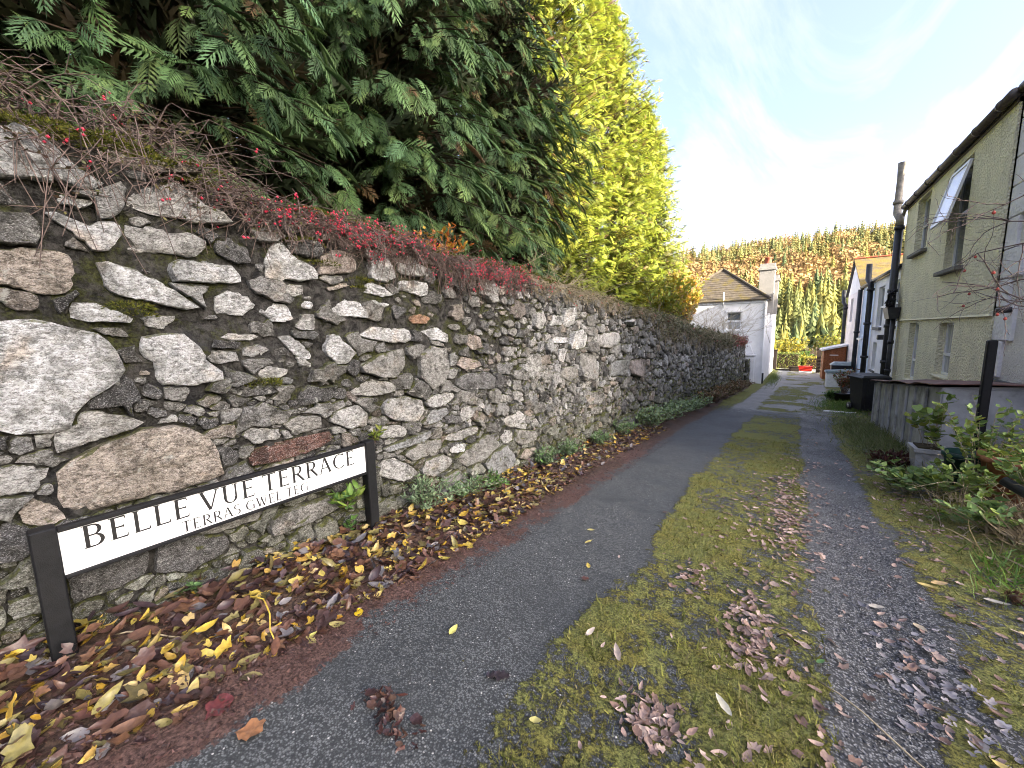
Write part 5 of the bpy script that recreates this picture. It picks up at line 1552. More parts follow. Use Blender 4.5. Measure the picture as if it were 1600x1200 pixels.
wood('upper_conifer_plantation', 'pale conifer plantation along the top of the hill', zone == 2, SPR, (9, 23), [(.24, .22, .075), (.17, .18, .07), (.29, .25, .08), (.13, .16, .07)], 1.25)

def farconifer(label, x, y, h, cols, seed, group='tall conifers beyond the lane end'):
    r = np.random.default_rng(seed); z = float(hill(np.array([x]), np.array([y]))[0])
    T = empty('spruce_tree', (x, y, z), 0, label, 'tree', group)
    MB().tube([(x, y, z-1), (x, y, z+h*.9)], [.3, .05], 6).build('trunk', M['bark'], T)
    pv, pf = SPRH[seed % 2]
    n = len(pv)//4
    V = pv*np.array([h*1.15, h*1.15, h*.92])
    col = np.repeat(lerp_cols(r, n+1, cols, .2), 4, 0)[:len(pv)]
    link('crown', mesh_np('crown', V+np.array([x, y, z]), pf, M['forest'], col), T)
SUNY = [(.26, .24, .045), (.20, .20, .05), (.32, .27, .05), (.15, .17, .05)]  # sunlit yellow put into the spruce colour itself
GRN = [(.10, .13, .05), (.08, .11, .05), (.15, .16, .05)]
for k, (x, y, h, c, lab_) in enumerate(((-3.4, 100, 25, SUNY, 'bright yellow-green spruce just right of the cottage'), (-.2, 104, 24.5, SUNY, 'bright spruce second from the cottage'), (3.0, 112, 28, GRN+SUNY[:1], 'greener spruce above the red crate'), (5.6, 108, 31, GRN+SUNY[:1], 'tall spruce whose tip stands highest in the gap'), (7.4, 118, 27, GRN, 'dark spruce half hidden between two taller ones'), (9.4, 106, 30, SUNY, 'sunny spruce left of the brown shed roof'), (12.4, 112, 27.5, SUNY, 'sunny spruce just left of the pink house gutter'), (14.8, 124, 30, GRN+SUNY[:1], 'spruce peeping over the terrace gutters'), (-6.6, 116, 26, GRN, 'spruce half hidden behind the cottage chimney'), (1.6, 124, 31, GRN, 'tall green spruce at the back of the gap'))):
    farconifer(lab_, x, y, h, c, 400+k)

# ---- things at the lane end
gzE = lambda x, y: float(G(y))
def hedge(name, label, x0, x1, y0, y1, z0, z1, n, cols, ls, seed, cat='hedge'):
    r = np.random.default_rng(seed); T = empty(name, ((x0+x1)/2, (y0+y1)/2, z0), 0, label, cat)
    u = r.random((n, 3)); f = r.integers(0, 4, n)
    u[:, 1] = np.where(f == 0, u[:, 1]*.12, u[:, 1]); u[:, 2] = np.where(f == 1, 1-u[:, 2]*.10, u[:, 2]); u[:, 0] = np.where(f == 2, u[:, 0]*.12, np.where(f == 3, 1-u[:, 0]*.12, u[:, 0]))
    P = np.array([x0, y0, z0])+u*np.array([x1-x0, y1-y0, z1-z0])+r.normal(0, .03, (n, 3))
    V, F, C = scatter(P_SML[0], P_SML[1], P, frames(rdir(n, r), rdir(n, r)+np.array([0, -.5, .8])), ls*r.uniform(.6, 1.3, n), lerp_cols(r, n, cols, .2))
    link('leaves', mesh_np('leaves', V, F, M['leaf'], C), T)
    MB().box(x0+.12, x1-.12, y0+.12, y1-.12, z0-.1, z1-.14, .05).build('inner_twigs', M['bark'], T)
hedge('clipped_hedge', 'clipped yellow-green box hedge closing the lane', -.75, .95, 39.5, 40.6, -2.2, -.62, 3000, [(.12, .17, .03), (.25, .26, .04), (.08, .12, .03)], .09, 1)
hedge('clipped_hedge', 'low rounded yellow shrub right of the clipped hedge', 1.2, 2.6, 40.5, 41.8, -2.3, -1.0, 1800, YEL, .09, 2)
plant('garden_shrub', 'bright yellow shrub behind the clipped hedge', 'shrub', (.3, 43, -2.4), 70, 2.7, 1.6, P_SML, YEL, .26, 22, seed=80, stem_r=.012)
plant('garden_shrub', 'glossy green shrub in the middle of the lane end', 'shrub', (1.3, 42.6, -2.4), 50, 1.6, .7, P_SML, GREEN, .22, 20, seed=81, stem_r=.01)
plant('garden_shrub', 'yellow-green shrub overhanging beside the brown shed', 'shrub', (3.2, 44.5, -2.4), 80, 3.2, 1.6, P_SML, YEL+LIME, .26, 22, seed=82, stem_r=.012)
plant('garden_shrub', 'yellow shrub against the back corner of the cottage', 'shrub', (-1.2, 41.5, -2.2), 60, 2.4, 1.2, P_SML, YEL+LIME[:1], .24, 22, seed=83, stem_r=.012)
plant('garden_shrub', 'grey twiggy shrub behind the red crate', 'shrub', (2.0, 43.5, -2.4), 70, 2.0, .9, P_OVN, [(.2, .16, .12), (.25, .2, .13)], .16, 12, seed=84, stem_r=.012)
T = empty('gate_post', (-.85, 37.8, gzE(0, 37.8)), 0, 'dark timber gate post by the back corner of the cottage', 'post')
MB().box(-1.05, -.62, 37.7, 38.0, -2.1, -.35, .03).build('post', M['darkwood'], T); MB().box(-1.08, -.59, 37.67, 38.03, -.349, -.28, .02).build('cap', M['darkwood'], T)
for k, (x, y) in enumerate(((1.92, 35.9), (2.25, 36.4))):
    T = empty('gate_post', (x, y, gzE(x, y)), 0, ['taller black timber gate post left of the brown shed', 'shorter black timber gate post close behind the taller one'][k], 'post')
    MB().box(x-.11, x+.11, y-.11, y+.11, -2.0, -.15-.2*k, .02).build('post', M['darkwood'], T); MB().lathe((x, y, -.15-.2*k), [(.12, 0), (.13, .03), (.02, .1)], 8).build('cap', M['darkwood'], T)
T = empty('slat_fence', (2.3, 34, gzE(2, 34)), 0, 'dark slatted side fence beside the brown shed', 'fence')
for k in range(5): MB().box(2.02, 2.06, 32.2, 35.8, -1.75+k*.24, -1.60+k*.24).build('slat', M['darkwood'], T)
def trough(name, label, cat, x, y, w, d, h, mat, z=None):
    z = gzE(x, y) if z is None else z
    T = empty(name, (x, y, z), 0, label, cat)
    m = MB(); m.hexa([(x-w*.44, y-d*.44, z), (x+w*.44, y-d*.44, z), (x+w*.44, y+d*.44, z), (x-w*.44, y+d*.44, z), (x-w/2, y-d/2, z+h), (x+w/2, y-d/2, z+h), (x+w/2, y+d/2, z+h), (x-w/2, y+d/2, z+h)]); m.build('body', M[mat], T)
    MB().box(x-w/2-.02, x+w/2+.02, y-d/2-.02, y+d/2+.02, z+h-.04, z+h+.01).build('rim', M[mat], T)
    MB().box(x-w/2+.03, x+w/2-.03, y-d/2+.03, y+d/2-.03, z+h+.011, z+h+.03).build('soil', M['earth'], T)
    return T
trough('planter_trough', 'dark planter trough left of the red crate', 'planter', .52, 36.6, .62, .34, .34, 'darkwood')
T = empty('kerb_board', (.7, 36.95, gzE(.7, 36.9)), 0, 'low dark board edging the lane end', 'board'); MB().box(-.7, 1.6, 36.95, 37.05, -1.95, -1.74).build('board', M['darkwood'], T)
rx, ry, rz = 1.16, 35.0, gzE(1.16, 35)
T = empty('crate', (rx, ry, rz), 0, 'red plastic crate with white base at the lane end', 'crate')
m = MB(); m.hexa([(rx-.36, ry-.2, rz+.16), (rx+.36, ry-.2, rz+.16), (rx+.36, ry+.2, rz+.16), (rx-.36, ry+.2, rz+.16), (rx-.4, ry-.23, rz+.5), (rx+.4, ry-.23, rz+.5), (rx+.4, ry+.23, rz+.5), (rx-.4, ry+.23, rz+.5)]); m.build('tub', M['red_plastic'], T)
MB().box(rx-.36, rx+.36, ry-.2, ry+.2, rz, rz+.158, .02).build('base', M['white_plastic'], T)
m = MB(); m.box(rx-.42, rx+.42, ry-.25, ry+.25, rz+.44, rz+.49); m.build('rim', M['red_plastic'], T)
# brown shed with sloping roof
T = empty('garden_shed', (2.35, 30.6, gzE(2, 30.6)), 0, 'small brown timber shed with a pale sloping roof at the lane end', 'shed')
for k in range(8):
    a = 1.82+k*.128
    MB().box(a, a+.124, 29.9, 29.96, -1.75, .05+.033*k+random.uniform(-.005, .005)).build('board', M['brownwood'], T)
m = MB(); m.hexa([(1.82, 29.97, -1.75), (2.84, 29.97, -1.75), (2.84, 31.6, -1.75), (1.82, 31.6, -1.75), (1.82, 29.97, .04), (2.84, 29.97, .30), (2.84, 31.6, .30), (1.82, 31.6, .04)]); m.build('carcass', M['brownwood'], T)
slab((1.70, 29.78, .05), (2.90, 29.78, .36), (2.90, 31.75, .36), (1.70, 31.75, .05), .09).build('roof', M['pale_stone'], T)
MB().box(2.1, 2.5, 29.885, 29.899, -.22, -.17).build('bar', M['white_plastic'], T)
# white storage box with pale green lid, dark bin behind it
x, y = 2.05, 24.9; z = gzE(x, y)
T = empty('storage_box', (x, y, z), 0, 'white storage box with a ribbed grey-green lid below the pink house', 'box')
MB().box(x-.38, x+.55, y-.35, y+.35, z, z+.72, .02).build('body', M['white_plastic'], T)
ld = MB().hexa([(x-.43, y-.4, z+.73), (x+.62, y-.4, z+.80), (x+.62, y+.4, z+.80), (x-.43, y+.4, z+.73), (x-.43, y-.4, z+.80), (x+.62, y-.4, z+.87), (x+.62, y+.4, z+.87), (x-.43, y+.4, z+.80)]).build('lid', M['greylid'], T)
for k in range(6):
    yy_ = y-.36+k*.13; MB().hexa([(x-.42, yy_, z+.801), (x+.6, yy_, z+.871), (x+.6, yy_+.05, z+.871), (x-.42, yy_+.05, z+.801), (x-.42, yy_, z+.82), (x+.6, yy_, z+.89), (x+.6, yy_+.05, z+.89), (x-.42, yy_+.05, z+.82)]).build('rib', M['greylid'], ld)
x, y = 2.35, 26.2; z = gzE(x, y)
T = empty('storage_bin', (x, y, z), 0, 'dark grey lidded bin behind the white storage box', 'bin')
MB().hexa([(x-.36, y-.3, z), (x+.36, y-.3, z), (x+.36, y+.3, z), (x-.36, y+.3, z), (x-.43, y-.36, z+1.05), (x+.43, y-.36, z+1.05), (x+.43, y+.36, z+1.05), (x-.43, y+.36, z+1.05)]).build('body', M['black_plastic'], T)
MB().hexa([(x-.47, y-.4, z+1.051), (x+.47, y-.4, z+1.051), (x+.47, y+.4, z+1.051), (x-.47, y+.4, z+1.051), (x-.3, y-.3, z+1.2), (x+.44, y-.3, z+1.2), (x+.44, y+.3, z+1.2), (x-.3, y+.3, z+1.2)]).build('lid', M['greylid'], T)
# pots with shrubs near the wheelie bin
x, y = 1.80, 18.6; z = gzE(x, y)
T = empty('plant_pot', (x, y, z), 0, 'wide black plastic pot holding a red-leaved shrub', 'pot')
MB().lathe((x, y, z), [(.24, 0), (.30, .28), (.33, .28), (.33, .33), (.28, .33), (.26, .30)], 18).build('bowl', M['black_plastic'], T, True)
plant('potted_shrub', 'red and green shrub growing in the black pot', 'shrub', (x, y, z+.28), 46, .85, .42, P_OV, [(.42, .10, .06), (.36, .16, .08), (.16, .2, .06), (.2, .22, .08)], .085, 14, seed=90, stem_r=.006)
x, y = 2.12, 18.9; z = gzE(x, y)
T = empty('plant_pot', (x, y, z), 0, 'small blue pot beside the black pot', 'pot')
MB().lathe((x, y, z), [(.11, 0), (.15, .26), (.17, .26), (.17, .32), (.14, .32)], 16).build('bowl', M['bluepot'], T, True)
plant('potted_shrub', 'bushy green plant on the ground left of the black pot', 'shrub', (1.48, 18.6, gzE(1.4, 18.6)), 40, .34, .3, P_OV, GREEN, .08, 14, seed=91)
for k, (x, y, w) in enumerate(((2.2, 19.6, .3), (2.45, 20.4, .34))):
    z = gzE(x, y); trough('plant_trough', ['grey plant trough behind the red-leaved shrub', 'second grey trough against the terrace behind the first'][k], 'planter', x, y, .6, w, .42, 'pale_stone')
    plant('potted_shrub', ['trailing plant spilling from the grey trough', 'pointed dark plant in the second trough'][k], 'shrub', (x, y, z+.4), 26, .5, .26, P_OVN, GREY if k == 0 else GREEN, .09, 12, seed=92+k)
T = empty('white_plank', (1.45, 15.0, gz1(1.45, 15)), 0, 'white painted plank lying on the grass before the wheelie bin', 'plank')
MB().box(1.02, 1.92, 14.95, 15.03, gz1(1.45, 15)+.005, gz1(1.45, 15)+.045, .004).build('board', M['white_plastic'], T)
# wheelie bin
x, y = 2.02, 15.35; z = gz1(x, y)
T = empty('wheelie_bin', (x, y, z), math.radians(18), 'black plastic wheelie bin standing beside the cream house', 'bin')
def lt(m, nm, mat, par, smooth=False):
    # builds around the local origin, then carries it to the bin's place
    c, s_ = math.cos(math.radians(18)), math.sin(math.radians(18))
    m.v = [(x+a*c-b*s_, y+a*s_+b*c, z+q) for a, b, q in m.v]
    return m.build(nm, M[mat], par, smooth)
m = MB(); m.hexa([(-.25, -.28, .06), (.25, -.28, .06), (.25, .28, .06), (-.25, .28, .06), (-.31, -.37, 1.02), (.31, -.37, 1.02), (.31, .37, 1.02), (-.31, .37, 1.02)])
bd = lt(m, 'body', 'black_plastic', T)
m = MB()
for s_ in (-.16, 0, .16): m.hexa([(s_-.02, -.295, .1), (s_+.02, -.295, .1), (s_+.02, -.275, .1), (s_-.02, -.275, .1), (s_-.02, -.38, .95), (s_+.02, -.38, .95), (s_+.02, -.365, .95), (s_-.02, -.365, .95)])
lt(m, 'rib', 'black_plastic', bd)
m = MB(); m.box(-.35, .35, -.42, .40, .99, 1.04, .012); lt(m, 'rim', 'black_plastic', bd)
m = MB(); m.hexa([(-.34, -.44, 1.041), (.34, -.44, 1.041), (.34, .36, 1.041), (-.34, .36, 1.041), (-.30, -.38, 1.09), (.30, -.38, 1.09), (.29, .30, 1.12), (-.29, .30, 1.12)]); ldb = lt(m, 'lid', 'black_plastic', T)
m = MB(); m.tube([(-.26, .43, 1.03), (.26, .43, 1.03)], .018, 8); m.tube([(-.26, .36, 1.0), (-.26, .43, 1.03)], .016, 8); m.tube([(.26, .36, 1.0), (.26, .43, 1.03)], .016, 8); lt(m, 'handle', 'black_plastic', ldb, True)
for s_ in (-.30, .30):
    m = MB(); m.tube([(s_-.03, .26, .11), (s_+.03, .26, .11)], .11, 16); w_ = lt(m, 'wheel', 'black_plastic', T, True)
    m = MB(); m.tube([(s_-.034, .26, .11), (s_+.034, .26, .11)], .055, 12); lt(m, 'hub', 'greysheet', w_, True)
# ------------------------------------------------------------------ right verge: grey sheet store, pots, post, brambles
T = empty('sheet_metal_store', (2.4, 10.4, gz1(2.4, 10)), 0, 'low grey sheet-metal store with a warped rusty lid behind the brambles', 'shed')
sx0, sx1, sy0, sy1 = 1.86, 2.74, 8.05, 12.9
def stop(y): return .66-.10*(y-sy0)
m = MB(); m.hexa([(sx0+.02, sy0+.02, -1.4), (sx1, sy0+.02, -1.4), (sx1, sy1, -1.4), (sx0+.02, sy1, -1.4), (sx0+.02, sy0+.02, stop(sy0)-.02), (sx1, sy0+.02, stop(sy0)+.04), (sx1, sy1, stop(sy1)+.04), (sx0+.02, sy1, stop(sy1)-.02)]); m.build('carcass', M['greysheet'], T)
y = sy0; k = 0
while y < sy1-.1:
    w_ = .60+.04*math.sin(k*2.3); a, b = y, min(y+w_, sy1); o_ = .008*(k % 2)
    MB().hexa([(sx0-.012-o_, a+.006, -1.3), (sx0+.018, a+.006, -1.3), (sx0+.018, b-.006, -1.3), (sx0-.012-o_, b-.006, -1.3), (sx0-.012-o_, a+.006, stop(a)-.03), (sx0+.018, a+.006, stop(a)-.03), (sx0+.018, b-.006, stop(b)-.03), (sx0-.012-o_, b-.006, stop(b)-.03)]).build('sheet_panel', M['greysheet'], T)
    MB().box(sx0-.05, sx0-.022, b-.03, b+.025, -1.3, stop(b)-.05).build('batten', M['greysheet'], T)
    y += w_; k += 1
for k in range(2):
    a = sx0+k*.44; MB().box(a+.004, a+.436, sy0-.012-.006*k, sy0+.018, -1.2, stop(sy0)-.03, .004).build('sheet_panel', M['greysheet'], T)
V = []; nx_, ny_ = 9, 26
for j in range(ny_):
    for i in range(nx_):
        a, b = sx0-.12+(sx1-sx0+.22)*i/(nx_-1), sy0-.12+(sy1-sy0+.2)*j/(ny_-1)
        V.append((a, b, stop(b)+.03+.05*i/(nx_-1)+.07*(float(fbm(np.array([a*2.2]), np.array([b*1.6]), 0, 3, 88)[0])-.5)))
V = np.array(V); ii = (np.arange(ny_-1)[:, None]*nx_+np.arange(nx_-1)[None]).ravel()
q = np.stack([ii, ii+1, ii+nx_+1, ii+nx_], 1); n_ = len(V)
V2 = np.concatenate([V, V-np.array([0, 0, .018])]); q2 = q[:, ::-1]+n_
edge = [(i, i+1) for i in range(nx_-1)]
eq = np.array([(i, i+n_, i+1+n_, i+1) for i in range(nx_-1)]+[(j*nx_+nx_, j*nx_+nx_+n_, j*nx_+n_, j*nx_)for j in range(ny_-1)])
link('lid', mesh_np('lid', V2, [q, q2, eq], M['rustsheet'], smooth=False), T)

T = empty('black_post', (2.06, 7.35, gz1(2.06, 7.35)), 0, 'upright black timber post rising out of the brambles', 'post')
MB().box(2.02, 2.105, 7.31, 7.395, -.8, 1.33, .012).build('post', M['black_paint'], T)
def pot(label, x, y, r0, r1, h, mat, seed=0):
    z = gz1(x, y)-.02
    T = empty('plant_pot', (x, y, z), 0, label, 'pot')
    MB().lathe((x, y, z), [(r0, 0), (r1*.96, h*.84), (r1*1.08, h*.84), (r1*1.1, h), (r1*.98, h), (r1*.93, h*.9)], 22).build('bowl', M[mat], T, True)
    MB().lathe((x, y, z), [(r1*.5, h*.86), (r1*.92, h*.87)], 14).build('soil', M['earth'], T)
    return z+h*.86
pz_ = pot('large terracotta pot at the right edge of the frame', 2.12, 6.55, .17, .25, .52, 'terracotta')
pot('dark green pot left of the terracotta pot', 1.90, 7.05, .15, .20, .42, 'greenpot')
trough('plant_trough', 'worn grey trough behind the brambles', 'planter', 1.72, 7.7, .34, .34, .34, 'greysheet', gz1(1.72, 7.7))
BR = [(.17, .27, .08), (.22, .33, .10), (.13, .22, .08), (.28, .36, .08)]
def gpt(x, y): return (x, y, gz1(x, y)-.01)
plant('bramble', 'broad-leaved bramble sprawling onto the wheel track', 'bramble', gpt(1.36, 6.5), 30, .30, .42, P_ROUND, BR, .082, 13, (-.08, 0), seed=110, stem_r=.004, stemmat='palestem', group='brambles on the right verge')
plant('bramble', 'bramble with lime leaves in front of the dark green pot', 'bramble', gpt(1.66, 6.2), 30, .42, .40, P_ROUND, BR+LIME[:1], .082, 13, (0, 0), seed=111, stem_r=.004, stemmat='palestem', group='brambles on the right verge')
plant('bramble', 'tall tangled bramble around the black post', 'bramble', gpt(1.95, 6.7), 40, .98, .50, P_ROUND, BR+LIME, .075, 13, (0, 0), seed=112, stem_r=.0045, stemmat='palestem', group='brambles on the right verge', start=.4)
plant('bramble', 'bramble spilling over the terracotta pot at the frame edge', 'bramble', gpt(2.05, 5.7), 34, .70, .46, P_ROUND, BR+LIME, .08, 13, (0, 0), seed=113, stem_r=.0045, stemmat='palestem', group='brambles on the right verge', start=.35)
plant('bramble', 'low bramble shoots at the near end of the right verge', 'bramble', gpt(1.62, 5.25), 22, .26, .34, P_ROUND, BR, .07, 12, (-.05, 0), seed=114, stem_r=.004, stemmat='palestem', group='brambles on the right verge')
plant('bramble', 'lime sprig standing against the grey sheet store', 'bramble', gpt(1.78, 7.75), 14, 1.05, .22, P_LOB3, LIME+BR[:1], .13, 6, (-.12, -.1), seed=115, stem_r=.004, stemmat='palestem', group='brambles on the right verge', start=.55)
plant('dead_bracken', 'heap of dark red-brown dead bracken beside the wheel track', 'bracken', gpt(1.42, 8.0), 70, .16, .34, P_OVN, [(.085, .030, .022), (.12, .05, .035), (.06, .025, .02)], .10, 10, seed=116, stemmat='twig')
def fern(label, base, n, L, seed, cols):
    r = np.random.default_rng(seed); T = empty('fern', base, 0, label, 'fern'); pv, pf = proto_frond(13, 0, .020, .7, seed)
    a = r.uniform(0, 2*np.pi, n); d = np.stack([np.cos(a), np.sin(a), r.uniform(.4, 1.1, n)], 1)
    V, F, C = scatter(pv, pf, np.repeat(np.array([base]), n, 0)+r.normal(0, .02, (n, 3)), frames(d, np.array([0, 0, 1.])+r.normal(0, .1, (n, 3))), L*r.uniform(.7, 1.1, n), lerp_cols(r, n, cols, .15))
    link('fronds', mesh_np('fronds', V, F, M['leaf'], C), T)
fern('fern with arching green fronds by the grey store', gpt(1.62, 7.9), 16, .42, 1, GREY+GREEN)
fern('small fern in the shade of the low brambles', gpt(1.45, 5.55), 12, .24, 2, LIME+GREEN)
# black pipe and dry stalks at the frame edge
T = empty('black_pipe', (2.0, 5.2, gz1(2, 5.2)), 0, 'length of black pipe leaning in the brambles at the right edge', 'pipe')
MB().tube([(1.75, 5.55, gz1(1.75, 5.55)+.42), (2.3, 4.9, gz1(2.3, 4.9)+.02)], .045, 10).build('tube', M['black_plastic'], T, True)
def stalks(name, label, cat, cx, cy, sx, sy, n, L, cols, seed, kind=None, lean=.9):
    r = np.random.default_rng(seed); x_, y_ = r.normal(cx, sx, n), r.normal(cy, sy, n); P = np.stack([x_, y_, ground(x_, y_)], 1)
    d = np.stack([r.normal(0, lean, n), r.normal(0, lean, n), np.ones(n)], 1)
    V, F, C = scatter(P_BLADE[0], P_BLADE[1], P, frames(d, rdir(n, r)), L*r.uniform(.5, 1.2, n), lerp_cols(r, n, cols, .15))
    return tag(link(name, mesh_np(name, V, F, M['leaf'], C)), label, cat, kind=kind)
stalks('dry_grass', 'mat of dry straw-coloured grass at the right edge of the verge', 'grass', 1.95, 5.0, .22, .4, 700, .32, [(.30, .24, .13), (.22, .17, .10), (.15, .12, .07)], 1, 'stuff', 1.3)
stalks('grass_tuft', 'fresh green grass tuft on the right verge', 'grass', 1.50, 4.35, .13, .18, 170, .17, [(.14, .26, .04), (.2, .32, .06), (.1, .2, .04)], 2, 'stuff', .9)
stalks('grass_tuft', 'thin green grass beside the pine cone', 'grass', 1.35, 3.85, .10, .14, 90, .11, [(.16, .27, .05), (.2, .3, .07)], 3, 'stuff', .9)
stalks('verge_grass', 'short grass round the plant pots by the wheelie bin', 'grass', 1.6, 16.6, .35, 1.3, 3500, .14, [(.10, .2, .035), (.16, .24, .05)], 4, 'stuff', .7)
stalks('verge_grass', 'ragged pale grass beside the grey sheet store', 'grass', 1.5, 10.6, .22, 1.5, 3500, .20, [(.17, .20, .07), (.24, .24, .12), (.12, .17, .05)], 5, 'stuff', .9)
stalks('verge_grass', 'grass growing at the foot of the cottage side wall', 'grass', -.60, 29.0, .16, 2.6, 2200, .14, [(.14, .22, .04), (.2, .24, .05)], 6, 'stuff', .6)
r = np.random.default_rng(9)
lines = []
for k in range(70):
    b = np.array([r.uniform(1.3, 2.3), r.uniform(5.0, 7.4), 0]); b[2] = gz1(b[0], b[1]); L = r.uniform(.4, 1.1); d = np.array([r.normal(.05, .35), r.normal(-.1, .6), r.uniform(.3, 1.2)])
    ts = np.linspace(0, 1, 7)[:, None]; lines.append((b+d*L*ts-np.array([0, 0, 1.])*.55*L*ts**2.2+r.normal(0, .012, (7, 3)), .0035, .0015))
V, F = twig_mesh(lines, 3); tag(link('bramble_canes', mesh_np('bramble_canes', V, F, M['palestem'])), 'tangle of pale arching bramble canes on the right verge', 'canes', kind='stuff')
stf = np.array([[1.30+.01*k, 3.86, 0] for k in range(1)])
x, y = 1.33, 3.80; z = gz1(x, y)+.035
T = empty('pine_cone', (x, y, z-.035), 0, 'brown pine cone lying in the verge grass', 'cone')
o = rdir(90, r); P = np.array([x, y, z])+o*np.array([.05, .035, .035]); V, F, C = scatter(P_OV[0], P_OV[1], P, frames(o*.6+np.array([.6, 0, .1]), o), np.full(90, .028), lerp_cols(r, 90, [(.13, .06, .04), (.2, .11, .07)], .2))
link('scales', mesh_np('scales', V, F, M['drylitter'], C), T)
MB().tube([(x-.045, y, z), (x, y, z), (x+.045, y, z)], [.012, .03, .010], 8).build('core', M['bark'], T, True)

# ---- dog rose arching in from the right
r = np.random.default_rng(31)
T = empty('rose_bush', (2.45, 6.1, gz1(2.45, 6.1)), 0, 'leafless rose branches with red hips reaching in from the right edge', 'shrub')
lines, hips = [], []
def branch(p, d, L, rad, depth):
    n = 7; pts = [np.array(p, float)]; d = np.array(d, float); d /= np.linalg.norm(d)
    for k in range(n):
        d = d+r.normal(0, .16, 3)+np.array([0, 0, -.03]); d /= np.linalg.norm(d); pts.append(pts[-1]+d*L/n)
    lines.append((np.array(pts), rad, rad*.45))
    if depth == 0:
        if r.random() < .20: hips.append(pts[-1])
        return
    for k in range(r.integers(3, 5)):
        i = r.integers(2, n+1); dd = d*.8+r.normal(0, .62, 3); branch(pts[i], dd, L*r.uniform(.35, .6), rad*.55, depth-1)
for (p, d, L) in (((2.45, 6.1, 1.5), (-.9, .45, .42), 1.35), ((2.4, 6.2, 2.0), (-.85, .5, .10), 1.30), ((2.5, 6.0, 2.4), (-.85, .3, .25), 1.15), ((2.4, 6.3, 1.7), (-.8, .6, .05), 1.1), ((2.5, 6.2, 2.8), (-.8, .25, .30), .95), ((2.45, 6.1, 2.2), (-.8, .7, .3), 1.2)):
    branch(p, d, L, .010, 2)
for (p, q) in (((2.45, 6.1, -.5), (2.45, 6.1, 1.5)), ((2.5, 6.05, -.5), (2.4, 6.2, 2.0)), ((2.4, 6.15, -.5), (2.5, 6.0, 2.4)), ((2.35, 6.2, -.5), (2.4, 6.3, 1.7)), ((2.5, 6.2, -.5), (2.5, 6.2, 2.8)), ((2.42, 6.12, -.5), (2.45, 6.1, 2.2))):
    lines.append((np.linspace(p, q, 7)+r.normal(0, .02, (7, 3)), .014, .011))
branch((2.35, 6.15, 4.05), (-.95, .25, -.10), .60, .007, 1); lines.append((np.linspace((2.5, 6.2, 2.8), (2.35, 6.15, 4.05), 5), .011, .008))
V, F = twig_mesh(lines, 5); link('branches', mesh_np('branches', V, F, M['twig'], smooth=True), T)
for p in hips[:34]:
    MB().lathe((float(p[0]), float(p[1]), float(p[2])-.02), [(.004, 0), (.013, .008), (.015, .018), (.010, .028), (.004, .031), (.007, .036)], 8).build('rose_hip', M['hip'], T, True)
# ------------------------------------------------------------------ fallen leaves, needles, moss on the ground
rng = np.random.default_rng(808)
BROWN = [(.080, .036, .027), (.048, .026, .025), (.125, .060, .036), (.050, .034, .038), (.095, .052, .044), (.19, .10, .055)]
YELLOW = [(.55, .38, .040), (.46, .28, .035), (.46, .38, .08), (.60, .47, .12), (.40, .25, .06), (.50, .38, .16)]
OLIVE = [(.22, .19, .055), (.16, .13, .05), (.28, .24, .09), (.12, .10, .05)]
GREYL = [(.16, .15, .15), (.11, .11, .12), (.22, .20, .19)]
PINKL = [(.36, .26, .21), (.28, .195, .155), (.44, .34, .28), (.18, .115, .09)]
LEAFP = {'ov': P_OV, 'nar': P_OVN, 'round': P_ROUND, 'lob': P_LOB, 'oak': P_OAK}
def curl(pv, k): q = pv.copy(); q[:, 2] += k*(q[:, 0]-.5)**2*1.2+k*.8*q[:, 1]**2; return q
def proto_torn(seed):
    r_ = np.random.default_rng(seed); n_ = 15; V_ = [(.5, 0, -.04)]
    for k in range(n_):
        a = 2*math.pi*k/n_; q_ = r_.uniform(.62, 1.12)*(1 if r_.random() > .14 else .55)
        V_.append((.5+.5*q_*math.cos(a), .29*q_*math.sin(a)*(1.15-.5*abs(math.cos(a))**3), r_.uniform(-.05, .12)))
    return np.array(V_), np.array([(0, 1+k, 1+(k+1) % n_) for k in range(n_)])
LP = [(curl(P_OV[0], c), P_OV[1]) for c in (.1, .5)]+[(curl(P_OVN[0], c), P_OVN[1]) for c in (.4, -.4)]+[(curl(a_[0], c), a_[1]) for a_, c in ((proto_torn(1), .2), (proto_torn(2), -.3), (proto_torn(3), .5), (P_LOB, .3), (proto_torn(4), -.2))]
def drift_pts(n, rng, y0, y1, d0, d1, pw=1.3):
    y = y0+(y1-y0)*rng.random(n); d = d0+(d1-d0)*rng.random(n)**pw; x = xw(y)+d
    return x, y
# 240 large leaves of the drift as things of their own, the rest as one mass
N1 = 4300
y = np.concatenate([rng.uniform(-.6, 4.2, 3100), rng.uniform(4.2, 9, 1200)])
w_ = np.interp(y, [-.6, .6, 1.5, 3, 5, 9], [.80, .74, .70, .66, .56, .48])
x = xw(y)+.03+w_*rng.random(N1)**1.15
pile = rng.random(N1)**2*.07*sstep(1.0, .3, (x-xw(y))/w_)
z = ground(x, y)+.006+pile
sz = rng.uniform(.05, .115, N1)*np.where(y < 3, 1.0, .9); sz = np.where(rng.random(N1) < .12, sz*1.35, sz)
d = rng.normal(0, 1, (N1, 3)); d[:, 2] *= .26; nrm = np.array([.10, 0, 1.])+rng.normal(0, .34, (N1, 3))
R3 = frames(d, nrm)
t = rng.random(N1); kind_ = np.where(t < .56, 0, np.where(t < .77, 1, np.where(t < .92, 2, 3)))
cols = np.zeros((N1, 3))
for k, pal in enumerate((BROWN, YELLOW, OLIVE, GREYL)):
    s_ = kind_ == k; cols[s_] = lerp_cols(rng, int(s_.sum()), pal, .15)
pick = np.where(kind_ == 0, rng.integers(0, 9, N1), rng.integers(0, 7, N1))
